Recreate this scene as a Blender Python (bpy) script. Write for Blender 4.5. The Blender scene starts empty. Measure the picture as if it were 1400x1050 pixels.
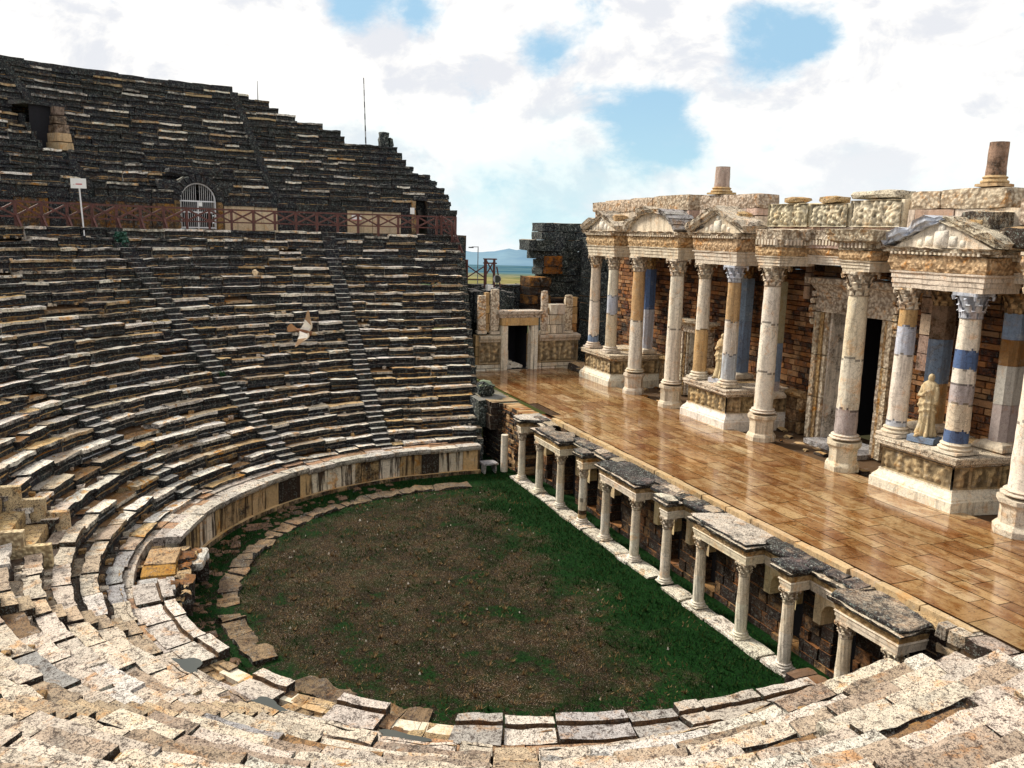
import bpy, math, random
from mathutils import Vector, Matrix, noise
R = random.Random(7)
sc = bpy.context.scene
COL = sc.collection
rad = math.radians
def lerp(a, b, t): return a + (b - a) * t
def clamp(x, a=0., b=1.): return max(a, min(b, x))
def sstep(a, b, x):
    t = clamp((x - a) / (b - a)); return t * t * (3 - 2 * t)
def nz(x, y, z, s=1.): return noise.noise(Vector((x * s, y * s, z * s)))

# ---------------------------------------------------------------- mesh builder
class MB:
    def __init__(s): s.v = []; s.f = []; s.c = []; s.sm = []
    def add(s, verts, faces, col, smooth=False):
        o = len(s.v); s.v += [tuple(p) for p in verts]
        multi = isinstance(col, list)
        for i, f in enumerate(faces):
            s.f.append(tuple(j + o for j in f)); s.c.append(col[i] if multi else col); s.sm.append(smooth)
    def build(s, name, mat, parent=None, sharp=None, smooth=None):
        me = bpy.data.meshes.new(name); me.from_pydata(s.v, [], s.f); me.update()
        ca = me.color_attributes.new('tint', 'FLOAT_COLOR', 'CORNER')
        buf = []
        for f, c in zip(s.f, s.c): buf += list(c) * len(f)
        ca.data.foreach_set('color', buf)
        me.polygons.foreach_set('use_smooth', [bool(smooth) if smooth is not None else x for x in s.sm])
        if sharp: me.set_sharp_from_angle(angle=rad(sharp))
        me.materials.append(mat)
        o = bpy.data.objects.new(name, me); COL.objects.link(o)
        if parent is not None: o.parent = parent
        return o

def tag(o, label=None, cat=None, group=None, kind=None):
    if label: o['label'] = label
    if cat: o['category'] = cat
    if group: o['group'] = group
    if kind: o['kind'] = kind
    elif cat: o['kind'] = 'thing'
    return o
def thing(name, label, cat, group=None, loc=(0, 0, 0)):
    o = bpy.data.objects.new(name, None); COL.objects.link(o); o.location = loc
    o.empty_display_size = .2
    return tag(o, label, cat, group)
def dup(root, loc, label, group=None, rz=None):
    r = root.copy(); COL.objects.link(r); r.location = loc; r['label'] = label
    if rz is not None: r.rotation_euler = (0, 0, rz)
    if group: r['group'] = group
    for ch in list(root.children):
        c = ch.copy(); COL.objects.link(c); c.parent = r
        for g in ch.children:
            d = g.copy(); COL.objects.link(d); d.parent = c
    return r

def rbox(mb, x0, x1, y0, y1, z0, z1, col, jit=.012, n=(2, 2, 2), bev=.02, T=None, seed=0., sm=False):
    """stone block with worn edges; T maps local to world"""
    a, b, c = n; idx = {}; V = []; F = []
    cx, cy, cz = (x0 + x1) / 2, (y0 + y1) / 2, (z0 + z1) / 2
    def vid(i, j, k):
        key = (i, j, k)
        if key in idx: return idx[key]
        x = lerp(x0, x1, i / a); y = lerp(y0, y1, j / b); z = lerp(z0, z1, k / c)
        e = (i in (0, a)) + (j in (0, b)) + (k in (0, c))
        if e >= 2:
            q = bev * (.75 if e == 2 else 1.25) * (.6 + .8 * R.random())
            if i in (0, a): x += q * (1 if i == 0 else -1) * .7
            if j in (0, b): y += q * (1 if j == 0 else -1) * .7
            if k in (0, c): z += q * (1 if k == 0 else -1) * .7
        x += (R.random() - .5) * 2 * jit; y += (R.random() - .5) * 2 * jit; z += (R.random() - .5) * 2 * jit
        idx[key] = len(V); V.append(T(x, y, z) if T else (x, y, z)); return idx[key]
    for i in range(a):
        for j in range(b):
            F.append((vid(i, j, 0), vid(i, j + 1, 0), vid(i + 1, j + 1, 0), vid(i + 1, j, 0)))
            F.append((vid(i, j, c), vid(i + 1, j, c), vid(i + 1, j + 1, c), vid(i, j + 1, c)))
    for i in range(a):
        for k in range(c):
            F.append((vid(i, 0, k), vid(i + 1, 0, k), vid(i + 1, 0, k + 1), vid(i, 0, k + 1)))
            F.append((vid(i, b, k), vid(i, b, k + 1), vid(i + 1, b, k + 1), vid(i + 1, b, k)))
    for j in range(b):
        for k in range(c):
            F.append((vid(0, j, k), vid(0, j, k + 1), vid(0, j + 1, k + 1), vid(0, j + 1, k)))
            F.append((vid(a, j, k), vid(a, j + 1, k), vid(a, j + 1, k + 1), vid(a, j, k + 1)))
    mb.add(V, F, col, sm)

def bar(mb, p, q, w, h, col):
    p = Vector(p); q = Vector(q); d = (q - p).normalized()
    up = Vector((0, 0, 1)) if abs(d.z) < .9 else Vector((1, 0, 0))
    s = d.cross(up).normalized() * w / 2; u = s.cross(d).normalized() * h / 2
    V = [p - s - u, p + s - u, p + s + u, p - s + u, q - s - u, q + s - u, q + s + u, q - s + u]
    mb.add(V, [(0, 3, 2, 1), (4, 5, 6, 7), (0, 1, 5, 4), (1, 2, 6, 5), (2, 3, 7, 6), (3, 0, 4, 7)], col)
def rod(mb, p, q, r0, r1, col, n=10):
    p = Vector(p); q = Vector(q); d = (q - p).normalized()
    up = Vector((0, 0, 1)) if abs(d.z) < .9 else Vector((1, 0, 0))
    s = d.cross(up).normalized(); u = s.cross(d)
    V = []
    for c, r in ((p, r0), (q, r1)):
        for i in range(n):
            a = 2 * math.pi * i / n; V.append(c + (s * math.cos(a) + u * math.sin(a)) * r)
    F = [(i, (i + 1) % n, n + (i + 1) % n, n + i) for i in range(n)]
    mb.add(V, F, col, True); mb.add(V, [tuple(range(n - 1, -1, -1)), tuple(range(n, 2 * n))], col)
def lathe(mb, prof, n, cx, cy, colf, jit=0., poly=None, rot=0., fl=None):
    """prof [(r,z)]; colf(z,a)->rgba; fl(a,z)->radius factor"""
    V = []; F = []; C = []
    for r, z in prof:
        for i in range(n):
            a = 2 * math.pi * i / n + rot
            q = r * (fl(a, z) if fl else 1.)
            if jit: q += jit * nz(math.cos(a) * 3 + cx * 1.7, math.sin(a) * 3 + cy, z * 2.6)
            V.append((cx + q * math.cos(a), cy + q * math.sin(a), z))
    m = len(prof)
    for k in range(m - 1):
        zc = (prof[k][1] + prof[k + 1][1]) / 2
        for i in range(n):
            F.append((k * n + i, k * n + (i + 1) % n, (k + 1) * n + (i + 1) % n, (k + 1) * n + i))
            C.append(colf(zc, 2 * math.pi * (i + .5) / n + rot) if callable(colf) else colf)
    mb.add(V, F, C, True)
    c0 = C[0]; c1 = C[-1]
    mb.add(V[-n:], [tuple(range(n))], c1)
    mb.add(V[:n], [tuple(range(n - 1, -1, -1))], c0)
def mould(mb, path, prof, col, closed=False, jit=.0, sub=None, capflip=False, brk=0.):
    """sweep profile (outward offset d, z) along plan path; outward = right hand side of travel"""
    P = [Vector((p[0], p[1])) for p in path]
    if sub:
        Q = []
        m = len(P)
        for i in range(m - (0 if closed else 1)):
            a, b = P[i], P[(i + 1) % m]; k = max(1, int((b - a).length / sub))
            for j in range(k): Q.append(a.lerp(b, j / k))
        if not closed: Q.append(P[-1])
        P = Q
    m = len(P); V = []
    for i in range(m):
        if closed or 0 < i < m - 1:
            a = (P[i] - P[i - 1]).normalized(); b = (P[(i + 1) % m] - P[i]).normalized()
        elif i == 0: a = b = (P[1] - P[0]).normalized()
        else: a = b = (P[-1] - P[-2]).normalized()
        n1 = Vector((a.y, -a.x)); n2 = Vector((b.y, -b.x)); nn = (n1 + n2)
        nn = nn / max(.3, (1 + n1.dot(n2)))
        ck_ = 0.
        if brk:
            q_ = nz(P[i].x * 1.9, P[i].y * 1.9, prof[0][1] * 2); ck_ = brk * clamp((q_ - .08) * 5)
        for d, z in prof:
            if ck_ and d > .0: d = d * (1 - ck_); z = z - .04 * ck_
            jx = (R.random() - .5) * 2 * jit; jz = (R.random() - .5) * 2 * jit
            V.append((P[i].x + nn.x * (d + jx), P[i].y + nn.y * (d + jx), z + jz))
    k = len(prof); F = []; C = []
    for i in range(m if closed else m - 1):
        i2 = (i + 1) % m
        for j in range(k):
            F.append((i * k + j, i2 * k + j, i2 * k + (j + 1) % k, i * k + (j + 1) % k))
            C.append(col)
    mb.add(V, F, C)
    if not closed:
        mb.add(V[:k], [tuple(range(k))], col); mb.add(V[-k:], [tuple(range(k - 1, -1, -1))], col)
def prism(mb, pts, z0, z1, col, jit=0.):
    n = len(pts); V = []
    for z in (z0, z1):
        for x, y in pts: V.append((x + (R.random() - .5) * 2 * jit, y + (R.random() - .5) * 2 * jit, z + (R.random() - .5) * 2 * jit))
    F = [(i, (i + 1) % n, n + (i + 1) % n, n + i) for i in range(n)] + [tuple(range(n - 1, -1, -1)), tuple(range(n, 2 * n))]
    mb.add(V, F, col)
def shade(c, k, st=None):
    return (c[0] * k, c[1] * k, c[2] * k, c[3] if st is None else st)
def vary(c, a=.12, st=None, hue=.04):
    k = 1 + (R.random() - .5) * 2 * a
    return (clamp(c[0] * k * (1 + (R.random() - .5) * hue)), clamp(c[1] * k), clamp(c[2] * k * (1 + (R.random() - .5) * 2 * hue)), c[3] if st is None else st)

# ---------------------------------------------------------------- materials
def M_new(name):
    m = bpy.data.materials.new(name); m.use_nodes = True; t = m.node_tree; t.nodes.clear()
    o = t.nodes.new('ShaderNodeOutputMaterial'); b = t.nodes.new('ShaderNodeBsdfPrincipled')
    t.links.new(b.outputs[0], o.inputs[0]); return m, t, b
class N:
    def __init__(s, t): s.t = t
    def n(s, typ, **kw):
        d = s.t.nodes.new(typ)
        for k, v in kw.items(): setattr(d, k, v)
        return d
    def set(s, sock, val):
        if hasattr(val, 'links') or isinstance(val, bpy.types.NodeSocket): s.t.links.new(val, sock)
        else: sock.default_value = val
    def math(s, op, a, b=0., c=0., cl=False):
        d = s.n('ShaderNodeMath', operation=op, use_clamp=cl); s.set(d.inputs[0], a); s.set(d.inputs[1], b); s.set(d.inputs[2], c); return d.outputs[0]
    def mix(s, f, a, b, mode='MIX'):
        d = s.n('ShaderNodeMix', data_type='RGBA', blend_type=mode); s.set(d.inputs[0], f); s.set(d.inputs[6], a); s.set(d.inputs[7], b); return d.outputs[2]
    def noise(s, vec, scale, det=4., rough=.6, dist=0.):
        d = s.n('ShaderNodeTexNoise'); s.set(d.inputs['Vector'], vec); s.set(d.inputs['Scale'], scale); s.set(d.inputs['Detail'], det); s.set(d.inputs['Roughness'], rough); s.set(d.inputs['Distortion'], dist); return d.outputs['Fac']
    def rng(s, v, a, b, c=0., d=1.):
        m = s.n('ShaderNodeMapRange', interpolation_type='SMOOTHSTEP'); s.set(m.inputs[0], v); s.set(m.inputs[1], a); s.set(m.inputs[2], b); s.set(m.inputs[3], c); s.set(m.inputs[4], d); return m.outputs[0]
    def pos(s): return s.n('ShaderNodeNewGeometry').outputs['Position']
    def nzz(s):
        g = s.n('ShaderNodeNewGeometry'); x = s.n('ShaderNodeSeparateXYZ'); s.t.links.new(g.outputs['Normal'], x.inputs[0]); return x.outputs['Z']
    def scalev(s, vec, v):
        m = s.n('ShaderNodeMapping'); s.set(m.inputs[0], vec); m.inputs['Scale'].default_value = v; return m.outputs[0]
    def bump(s, b, h, st, dist=.03, prev=None):
        d = s.n('ShaderNodeBump'); d.inputs['Strength'].default_value = st; d.inputs['Distance'].default_value = dist
        s.t.links.new(h, d.inputs['Height'])
        if prev: s.t.links.new(prev, d.inputs['Normal'])
        s.t.links.new(d.outputs[0], b.inputs['Normal']); return d.outputs[0]

def stone(name, dark=(.012, .016, .024, 1), speck=.35, speckw=.3, sc=1., warm=.5, bumps=.6, carved=0., rough=.8, pit=.0, streak=0., crack=0., blot=0., sat=1.22, upk=.86, blotsc=8.5):
    """tint colour attribute (rgb) with stain in alpha: dark lichen grows mostly on standing faces"""
    m, t, b = M_new(name); n = N(t); P = n.pos()
    at = n.n('ShaderNodeAttribute', attribute_name='tint'); T = at.outputs['Color']; S = at.outputs['Alpha']
    big = n.noise(P, .55 * sc, 3, .6); mid = n.noise(P, 2.6 * sc, 5, .7); fine = n.noise(P, 11 * sc, 4, .75); vf = n.noise(P, 34 * sc, 3, .7)
    # weathered warm / pale patches
    c = n.mix(n.rng(mid, .42, .68), T, (.30, .15, .055, 1)) if False else T
    warmf = n.math('MULTIPLY', n.rng(n.noise(P, 1.7 * sc, 5, .75, .6), .52, .68), warm)
    c = n.mix(warmf, c, n.mix(1., T, (.95, .58, .30, 1), 'MULTIPLY'))
    palef = n.math('MULTIPLY', n.rng(mid, .55, .72), .5)
    c = n.mix(palef, c, n.mix(.55, T, (.82, .80, .76, 1)))
    c = n.mix(n.rng(fine, .25, .6, .30, 0.), c, (.05, .035, .025, 1))
    # stain on faces, by alpha and orientation
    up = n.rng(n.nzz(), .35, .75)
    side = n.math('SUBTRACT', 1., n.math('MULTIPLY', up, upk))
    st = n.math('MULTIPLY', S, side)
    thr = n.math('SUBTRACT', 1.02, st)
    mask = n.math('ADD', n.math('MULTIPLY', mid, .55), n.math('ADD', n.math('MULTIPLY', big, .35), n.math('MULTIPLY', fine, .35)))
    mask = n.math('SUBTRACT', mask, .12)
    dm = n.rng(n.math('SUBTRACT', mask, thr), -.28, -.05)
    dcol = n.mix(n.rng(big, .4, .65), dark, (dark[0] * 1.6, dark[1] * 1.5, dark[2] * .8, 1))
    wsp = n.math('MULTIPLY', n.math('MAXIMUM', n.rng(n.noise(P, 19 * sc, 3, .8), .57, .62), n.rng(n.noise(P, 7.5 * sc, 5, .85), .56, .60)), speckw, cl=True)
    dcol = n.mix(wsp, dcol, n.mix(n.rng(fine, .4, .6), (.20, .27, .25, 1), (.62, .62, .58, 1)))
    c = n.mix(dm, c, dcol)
    # dark pits everywhere
    bs = n.math('MULTIPLY', n.rng(vf, .56, .64), speck)
    c = n.mix(bs, c, (.025, .02, .02, 1))
    if blot:
        bl = n.math('MULTIPLY', n.rng(n.noise(P, blotsc, 6, .9, .2), .53, .58), blot); c = n.mix(bl, c, (.035, .022, .018, 1))
        bl = n.math('MULTIPLY', n.rng(n.noise(P, 22., 4, .9), .545, .585), blot); c = n.mix(bl, c, (.04, .03, .026, 1))
    if crack:
        wv = n.n('ShaderNodeVectorMath', operation='ADD'); nn_ = n.n('ShaderNodeTexNoise'); t.links.new(P, nn_.inputs['Vector']); nn_.inputs['Scale'].default_value = 2.; nn_.inputs['Detail'].default_value = 5
        t.links.new(P, wv.inputs[0]); t.links.new(nn_.outputs['Color'], wv.inputs[1])
        vc = n.n('ShaderNodeTexVoronoi', feature='DISTANCE_TO_EDGE'); t.links.new(wv.outputs[0], vc.inputs['Vector']); vc.inputs['Scale'].default_value = 1.5
        ck = n.math('MULTIPLY', n.rng(vc.outputs['Distance'], .022, .006), n.math('MULTIPLY', n.rng(big, .42, .55), crack)); c = n.mix(ck, c, (.02, .014, .01, 1))
    if streak:
        sv = n.scalev(P, (3.2, 3.2, .22)); sk = n.rng(n.noise(sv, 1.3, 4, .7), .50, .60)
        sk = n.math('MULTIPLY', n.math('MULTIPLY', sk, n.math('SUBTRACT', 1., up)), streak)
        c = n.mix(sk, c, (.03, .018, .012, 1))
    h = n.math('ADD', n.math('MULTIPLY', mid, .8), n.math('ADD', n.math('MULTIPLY', fine, .5), n.math('MULTIPLY', vf, .2)))
    if carved:
        vo = n.n('ShaderNodeTexVoronoi', feature='SMOOTH_F1'); t.links.new(P, vo.inputs['Vector']); vo.inputs['Scale'].default_value = 10.
        vd = vo.outputs['Distance']
        cr = n.math('MULTIPLY', n.rng(vd, .28, .60), carved)
        c = n.mix(cr, c, (.10, .058, .032, 1))
        h = n.math('SUBTRACT', h, n.math('MULTIPLY', vd, 2.2 * carved))
    hs = n.n('ShaderNodeHueSaturation'); hs.inputs['Saturation'].default_value = sat; t.links.new(c, hs.inputs['Color']); c = hs.outputs[0]
    t.links.new(c, b.inputs['Base Color']); b.inputs['Roughness'].default_value = rough
    b.inputs['Specular IOR Level'].default_value = .3
    n.bump(b, h, bumps, .05)
    return m
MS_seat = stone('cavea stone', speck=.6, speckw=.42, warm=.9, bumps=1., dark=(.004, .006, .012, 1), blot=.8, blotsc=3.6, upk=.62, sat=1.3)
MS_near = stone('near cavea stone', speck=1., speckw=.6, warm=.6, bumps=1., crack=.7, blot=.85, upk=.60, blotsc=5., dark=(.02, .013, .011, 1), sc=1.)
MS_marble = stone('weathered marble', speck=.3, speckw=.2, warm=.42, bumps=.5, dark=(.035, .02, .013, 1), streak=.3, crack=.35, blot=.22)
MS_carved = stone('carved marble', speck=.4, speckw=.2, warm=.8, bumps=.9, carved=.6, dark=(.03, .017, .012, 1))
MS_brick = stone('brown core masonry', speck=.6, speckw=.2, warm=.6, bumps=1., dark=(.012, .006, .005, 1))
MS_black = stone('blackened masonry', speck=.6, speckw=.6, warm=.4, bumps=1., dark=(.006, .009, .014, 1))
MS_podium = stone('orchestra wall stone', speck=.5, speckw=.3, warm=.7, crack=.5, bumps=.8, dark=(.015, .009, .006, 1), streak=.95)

def simple(name, col, rough=.6, metal=0., var=.25, sc=6., bumps=.2):
    m, t, b = M_new(name); n = N(t); P = n.pos()
    f = n.noise(P, sc, 4, .7); c = n.mix(n.rng(f, .3, .7), (col[0] * (1 - var), col[1] * (1 - var), col[2] * (1 - var), 1), (min(1, col[0] * (1 + var)), min(1, col[1] * (1 + var)), min(1, col[2] * (1 + var)), 1))
    t.links.new(c, b.inputs['Base Color']); b.inputs['Roughness'].default_value = rough; b.inputs['Metallic'].default_value = metal
    n.bump(b, f, bumps, .02); return m
M_wood = simple('brown railing wood', (.085, .026, .020), .6, var=.5, sc=9)
M_white = simple('white painted metal', (.72, .72, .74), .5, var=.06)
M_steel = simple('galvanised steel', (.35, .36, .38), .4, .6)
M_signwhite = simple('white sign board', (.82, .82, .80), .5, var=.03)
M_red = simple('red sign print', (.5, .03, .03), .5, var=.1)
M_dark = simple('dark interior', (.006, .006, .010), .9, var=.3)  # near-black colour stands in for the shade inside openings
M_black = simple('black metal', (.02, .02, .025), .5)

def mat_stage():
    # travertine, rained on
    m, t, b = M_new('wet travertine paving'); n = N(t); P = n.pos()
    at = n.n('ShaderNodeAttribute', attribute_name='tint'); T = n.mix(1., at.outputs['Color'], (.86, .76, .58, 1), 'MULTIPLY')
    s1 = n.noise(n.scalev(P, (1, 2.2, 1)), 1.1, 6, .72, .5); s2 = n.noise(n.scalev(P, (2.2, .8, 1)), 4.2, 5, .8, .8); s3 = n.noise(P, 22, 3, .7); big = n.noise(P, .28, 3, .6)
    c = n.mix(n.rng(s1, .40, .60, 0, .85), T, n.mix(1., T, (.50, .30, .14, 1), 'MULTIPLY'))
    c = n.mix(n.rng(big, .42, .58, 0, .35), c, n.mix(1., c, (.62, .46, .30, 1), 'MULTIPLY'))
    c = n.mix(n.rng(n.noise(n.scalev(P, (.6, 2.6, 1)), 7., 6, .8, 1.), .57, .63, 0, .6), c, (.05, .024, .010, 1))
    c = n.mix(n.rng(s2, .55, .65, 0., .75), c, (.07, .036, .016, 1))
    c = n.mix(n.rng(s2, .28, .42, .35, 0.), c, (.62, .50, .36, 1))
    c = n.mix(n.rng(s3, .58, .66, 0., .5), c, (.10, .04, .018, 1))
    t.links.new(c, b.inputs['Base Color'])
    wet = n.rng(n.noise(P, .45, 4, .65), .36, .62)
    r = n.math('ADD', n.math('MULTIPLY', n.math('SUBTRACT', 1., wet), .10), n.math('ADD', .03, n.math('MULTIPLY', s2, .10)))
    t.links.new(r, b.inputs['Roughness']); b.inputs['IOR'].default_value = 1.6; b.inputs['Specular IOR Level'].default_value = .8
    n.bump(b, n.math('ADD', s2, n.math('MULTIPLY', s1, .6)), .03, .02)
    return m
M_stage = mat_stage()

def mat_orch():
    m, t, b = M_new('orchestra ground'); n = N(t); P = n.pos()
    x = n.n('ShaderNodeSeparateXYZ'); t.links.new(P, x.inputs[0]); X, Y = x.outputs['X'], x.outputs['Y']
    r = n.math('SQRT', n.math('ADD', n.math('POWER', X, 2.), n.math('POWER', n.math('SUBTRACT', Y, .2), 2.)))
    nb = n.noise(P, .5, 5, .7); nm = n.noise(P, 2.3, 5, .75); nf = n.noise(P, 16, 4, .8); nvf = n.noise(P, 45, 2, .7)
    dirt = n.mix(n.rng(nm, .38, .62), (.006, .0045, .002, 1), (.040, .027, .011, 1))
    dirt = n.mix(n.rng(n.noise(P, 7., 5, .8), .45, .6), dirt, (.022, .013, .007, 1))
    dirt = n.mix(n.rng(nf, .48, .66), dirt, (.115, .072, .037, 1))
    dirt = n.mix(n.rng(n.noise(P, 1.6, 6, .75), .46, .58, 0, .8), dirt, (.018, .024, .006, 1))
    dirt = n.mix(n.rng(nvf, .64, .68), dirt, (.62, .52, .42, 1))
    dirt = n.mix(n.rng(nvf, .40, .32), dirt, (.008, .006, .004, 1))
    green = n.mix(n.rng(nf, .35, .65), (.001, .010, .002, 1), (.007, .042, .005, 1))
    # green towards the stage and along the foot of the wall
    g1 = n.rng(n.math('ADD', n.math('ADD', n.math('MULTIPLY', n.math('SUBTRACT', nb, .5), 9.), n.math('MULTIPLY', n.math('SUBTRACT', nm, .5), 4.)), n.math('ADD', Y, n.math('MULTIPLY', X, .05))), 1.0, 3.0)
    leftg = n.math('MULTIPLY', n.rng(n.math('ADD', r, n.math('MULTIPLY', nm, 1.2)), 9.6, 10.3), n.rng(X, 3., -2.))
    leftg = n.math('MAXIMUM', leftg, n.math('MULTIPLY', n.rng(n.math('ADD', r, n.math('MULTIPLY', nb, 3.)), 8.9, 9.9), n.rng(nm, .42, .52)))
    patch = n.rng(n.math('ADD', n.math('MULTIPLY', nb, 1.), n.math('MULTIPLY', nm, .35)), .72, .82)
    g = n.math('MAXIMUM', n.math('MAXIMUM', g1, leftg), n.math('MULTIPLY', patch, .9))
    dirt = n.mix(n.rng(n.noise(P, .5, 5, .7), .42, .56, 0, .9), dirt, n.mix(.5, dirt, (.004, .004, .002, 1)))
    c = n.mix(g, dirt, green)
    t.links.new(c, b.inputs['Base Color']); b.inputs['Roughness'].default_value = .95; b.inputs['Specular IOR Level'].default_value = .1
    n.bump(b, n.math('ADD', nm, n.math('MULTIPLY', nf, .8)), .9, .06); return m
M_orch = mat_orch()
def mat_blade():
    m, t, b = M_new('grass blades'); at = t.nodes.new('ShaderNodeAttribute'); at.attribute_name = 'tint'
    t.links.new(at.outputs['Color'], b.inputs['Base Color']); b.inputs['Roughness'].default_value = .8; b.inputs['Specular IOR Level'].default_value = .1; return m
M_blade = mat_blade()
M_water = M_new('rain water'); M_water[2].inputs['Base Color'].default_value = (.05, .055, .045, 1); M_water[2].inputs['Roughness'].default_value = .03; M_water = M_water[0]
def mat_land():
    m, t, b = M_new('distant land'); n = N(t); P = n.pos()
    x = n.n('ShaderNodeSeparateXYZ'); t.links.new(P, x.inputs[0])
    d = n.math('SQRT', n.math('ADD', n.math('POWER', x.outputs['X'], 2.), n.math('POWER', x.outputs['Y'], 2.)))
    f = n.noise(P, .012, 5, .7); f2 = n.noise(P, .0011, 5, .75); f3 = n.noise(n.scalev(P, (1, 1, 1)), .0004, 4, .7)
    c = n.mix(n.rng(f, .4, .6), (.13, .13, .045, 1), (.24, .21, .10, 1)); c = n.mix(n.rng(f2, .52, .6), c, (.06, .1, .05, 1))
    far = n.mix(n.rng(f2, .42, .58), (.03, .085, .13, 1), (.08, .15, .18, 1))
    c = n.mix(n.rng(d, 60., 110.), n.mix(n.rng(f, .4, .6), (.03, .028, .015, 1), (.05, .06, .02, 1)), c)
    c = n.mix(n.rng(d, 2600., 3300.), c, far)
    c = n.mix(n.rng(d, 11500., 12200.), c, n.mix(n.rng(f3, .4, .6), (.13, .22, .31, 1), (.17, .27, .35, 1)))  # haze over the far ridges painted as a blue land colour
    t.links.new(c, b.inputs['Base Color']); b.inputs['Roughness'].default_value = 1.; b.inputs['Specular IOR Level'].default_value = 0; return m
M_land = mat_land()

# ---------------------------------------------------------------- palette (rgb + stain)
CREAM = (.73, .65, .54, .15); TAN = (.54, .40, .25, .2); OCHRE = (.42, .25, .10, .15); PALE = (.72, .69, .63, .1)
GREYS = (.46, .45, .45, .3); BLUE = (.27, .34, .46, .08); BLUED = (.12, .17, .29, .08); BROWN = (.22, .115, .055, .35); RUST = (.30, .12, .05, .3)
DIRT = (.17, .11, .07, .3)

# ---------------------------------------------------------------- cavea geometry
YC = 1.0; R0 = 11.9; RUN = .62; NR = 23
def zrow(k): return 1.413 + .3753 * k + .00218 * k * k
def sfac(u): return lerp(1., .86, sstep(85, 130, u))
def zr(k, u): return 1.3 + (zrow(k) - 1.3) * sfac(u) if k >= 0 else 1.3
def rr(k): return R0 + RUN * k
def pt(r, u):
    if u < 0: return (-r, YC - u * .35)
    if u > 180: return (r, YC + (u - 180) * .35)
    a = rad(u); return (-r * math.cos(a), YC - r * math.sin(a))
def yend(r): return 4.0 + (r - 12.6) * .26
def u_far_end(r): return -(yend(r) - YC) / .35
def u_near_end(r): return 180 + (yend(r) - YC) / .35
def u_first(r): return math.degrees(math.asin(1.7 / r))
def arc(u0, u1, r):
    """length in metres of du at r"""
    l = 0
    a0, a1 = max(0, u0), min(180, u1)
    if a1 > a0: l += rad(a1 - a0) * r
    if u0 < 0: l += (min(0, u1) - u0) * .35
    if u1 > 180: l += (u1 - max(180, u0)) * .35
    return l
def ustep(u, r, l):
    """advance l metres"""
    if u < 0: return u + l / .35 if u + l / .35 < 0 else max(0., 0 + math.degrees((l + u * .35) / r))
    if u >= 180: return u + l / .35
    v = u + math.degrees(l / r)
    return v if v < 180 else 180 + ((v - 180) * rad(1) * r) / .35

def raise_end(x, y, r):
    # the broken near end of the seats is banked up by displaced blocks
    if x < 5: return 0.
    return .95 * clamp((y + 4.) / (yend(r) + 4.)) ** 1.5 * sstep(11.0, 12.6, r) * lerp(1, .8, sstep(15, 20, r)) if y > -4 else 0.
def extrude(mb, u0, u1, prof, cols, nseg, jit, dz=0., dr=0., tilt=0.):
    V = []; m = len(prof)
    for i in range(nseg + 1):
        u = lerp(u0, u1, i / nseg)
        for j, (r, z) in enumerate(prof):
            x, y = pt(r + dr, u)
            z = z + raise_end(x, y, r)
            q = jit
            a = noise.noise_vector(Vector((x * 2.1 + 7, y * 2.1, z * 2.1))) * q * 2.2
            e = 1.
            V.append((x + a.x * e + (R.random() - .5) * q, y + a.y * e + (R.random() - .5) * q, z + dz + tilt * (i / nseg - .5) + a.z * e + (R.random() - .5) * q))
    F = []; C = []
    for i in range(nseg):
        for j in range(m):
            F.append((i * m + j, (i + 1) * m + j, (i + 1) * m + (j + 1) % m, i * m + (j + 1) % m)); C.append(cols[j])
    F.append(tuple(range(m - 1, -1, -1))); C.append(cols[0]); F.append(tuple(range(nseg * m, nseg * m + m))); C.append(cols[0])
    mb.add(V, F, C)

def seat_cols(u, k, upper=False):
    near = sstep(60, 95, u)
    q = R.random()
    if near < .5:
        fresh = R.random() < (.07 if not upper else .05) or nz(u * .35 + 3, k * .9, 5, 1.) > (.40 if not upper else .52)
        if fresh:
            rc = vary((.34, .19, .08, .6), .4); tc = vary((.62, .47, .30, .25), .2)
        else:
            rc = vary((.34, .30, .26, R.uniform(.74, 1.)), .3); tc = vary((.86, .81, .73, .4), .15) if R.random() < .7 else vary((.50, .43, .34, .45), .3)
            if R.random() < .25: rc = vary((.45, .46, .46, .80), .2)
        fc = vary((.25, .165, .10, .6), .4) if R.random() < .75 else vary((.5, .45, .4, .3), .2)
        if upper: tc = vary((.62, .59, .53, .55), .3); fc = vary((.22, .18, .13, .7), .3)
        if upper and not fresh: rc = vary((.34, .33, .30, R.uniform(.62, .92)), .3) if R.random() < .65 else vary((.40, .28, .16, R.uniform(.5, .8)), .3)
    else:
        rc = vary((.36, .26, .18, .85), .25)
        tc = vary((.70, .62, .53, .55), .15) if q < .7 else vary((.48, .39, .31, .65), .2)
        if q > .95: tc = vary((.36, .355, .35, .5), .1)
        if q < .07: tc = vary((.74, .70, .64, .1), .05)
        fc = vary((.10, .065, .045, .9), .35) if R.random() < .6 else vary((.42, .35, .28, .4), .2)
    return rc, tc, fc

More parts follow.
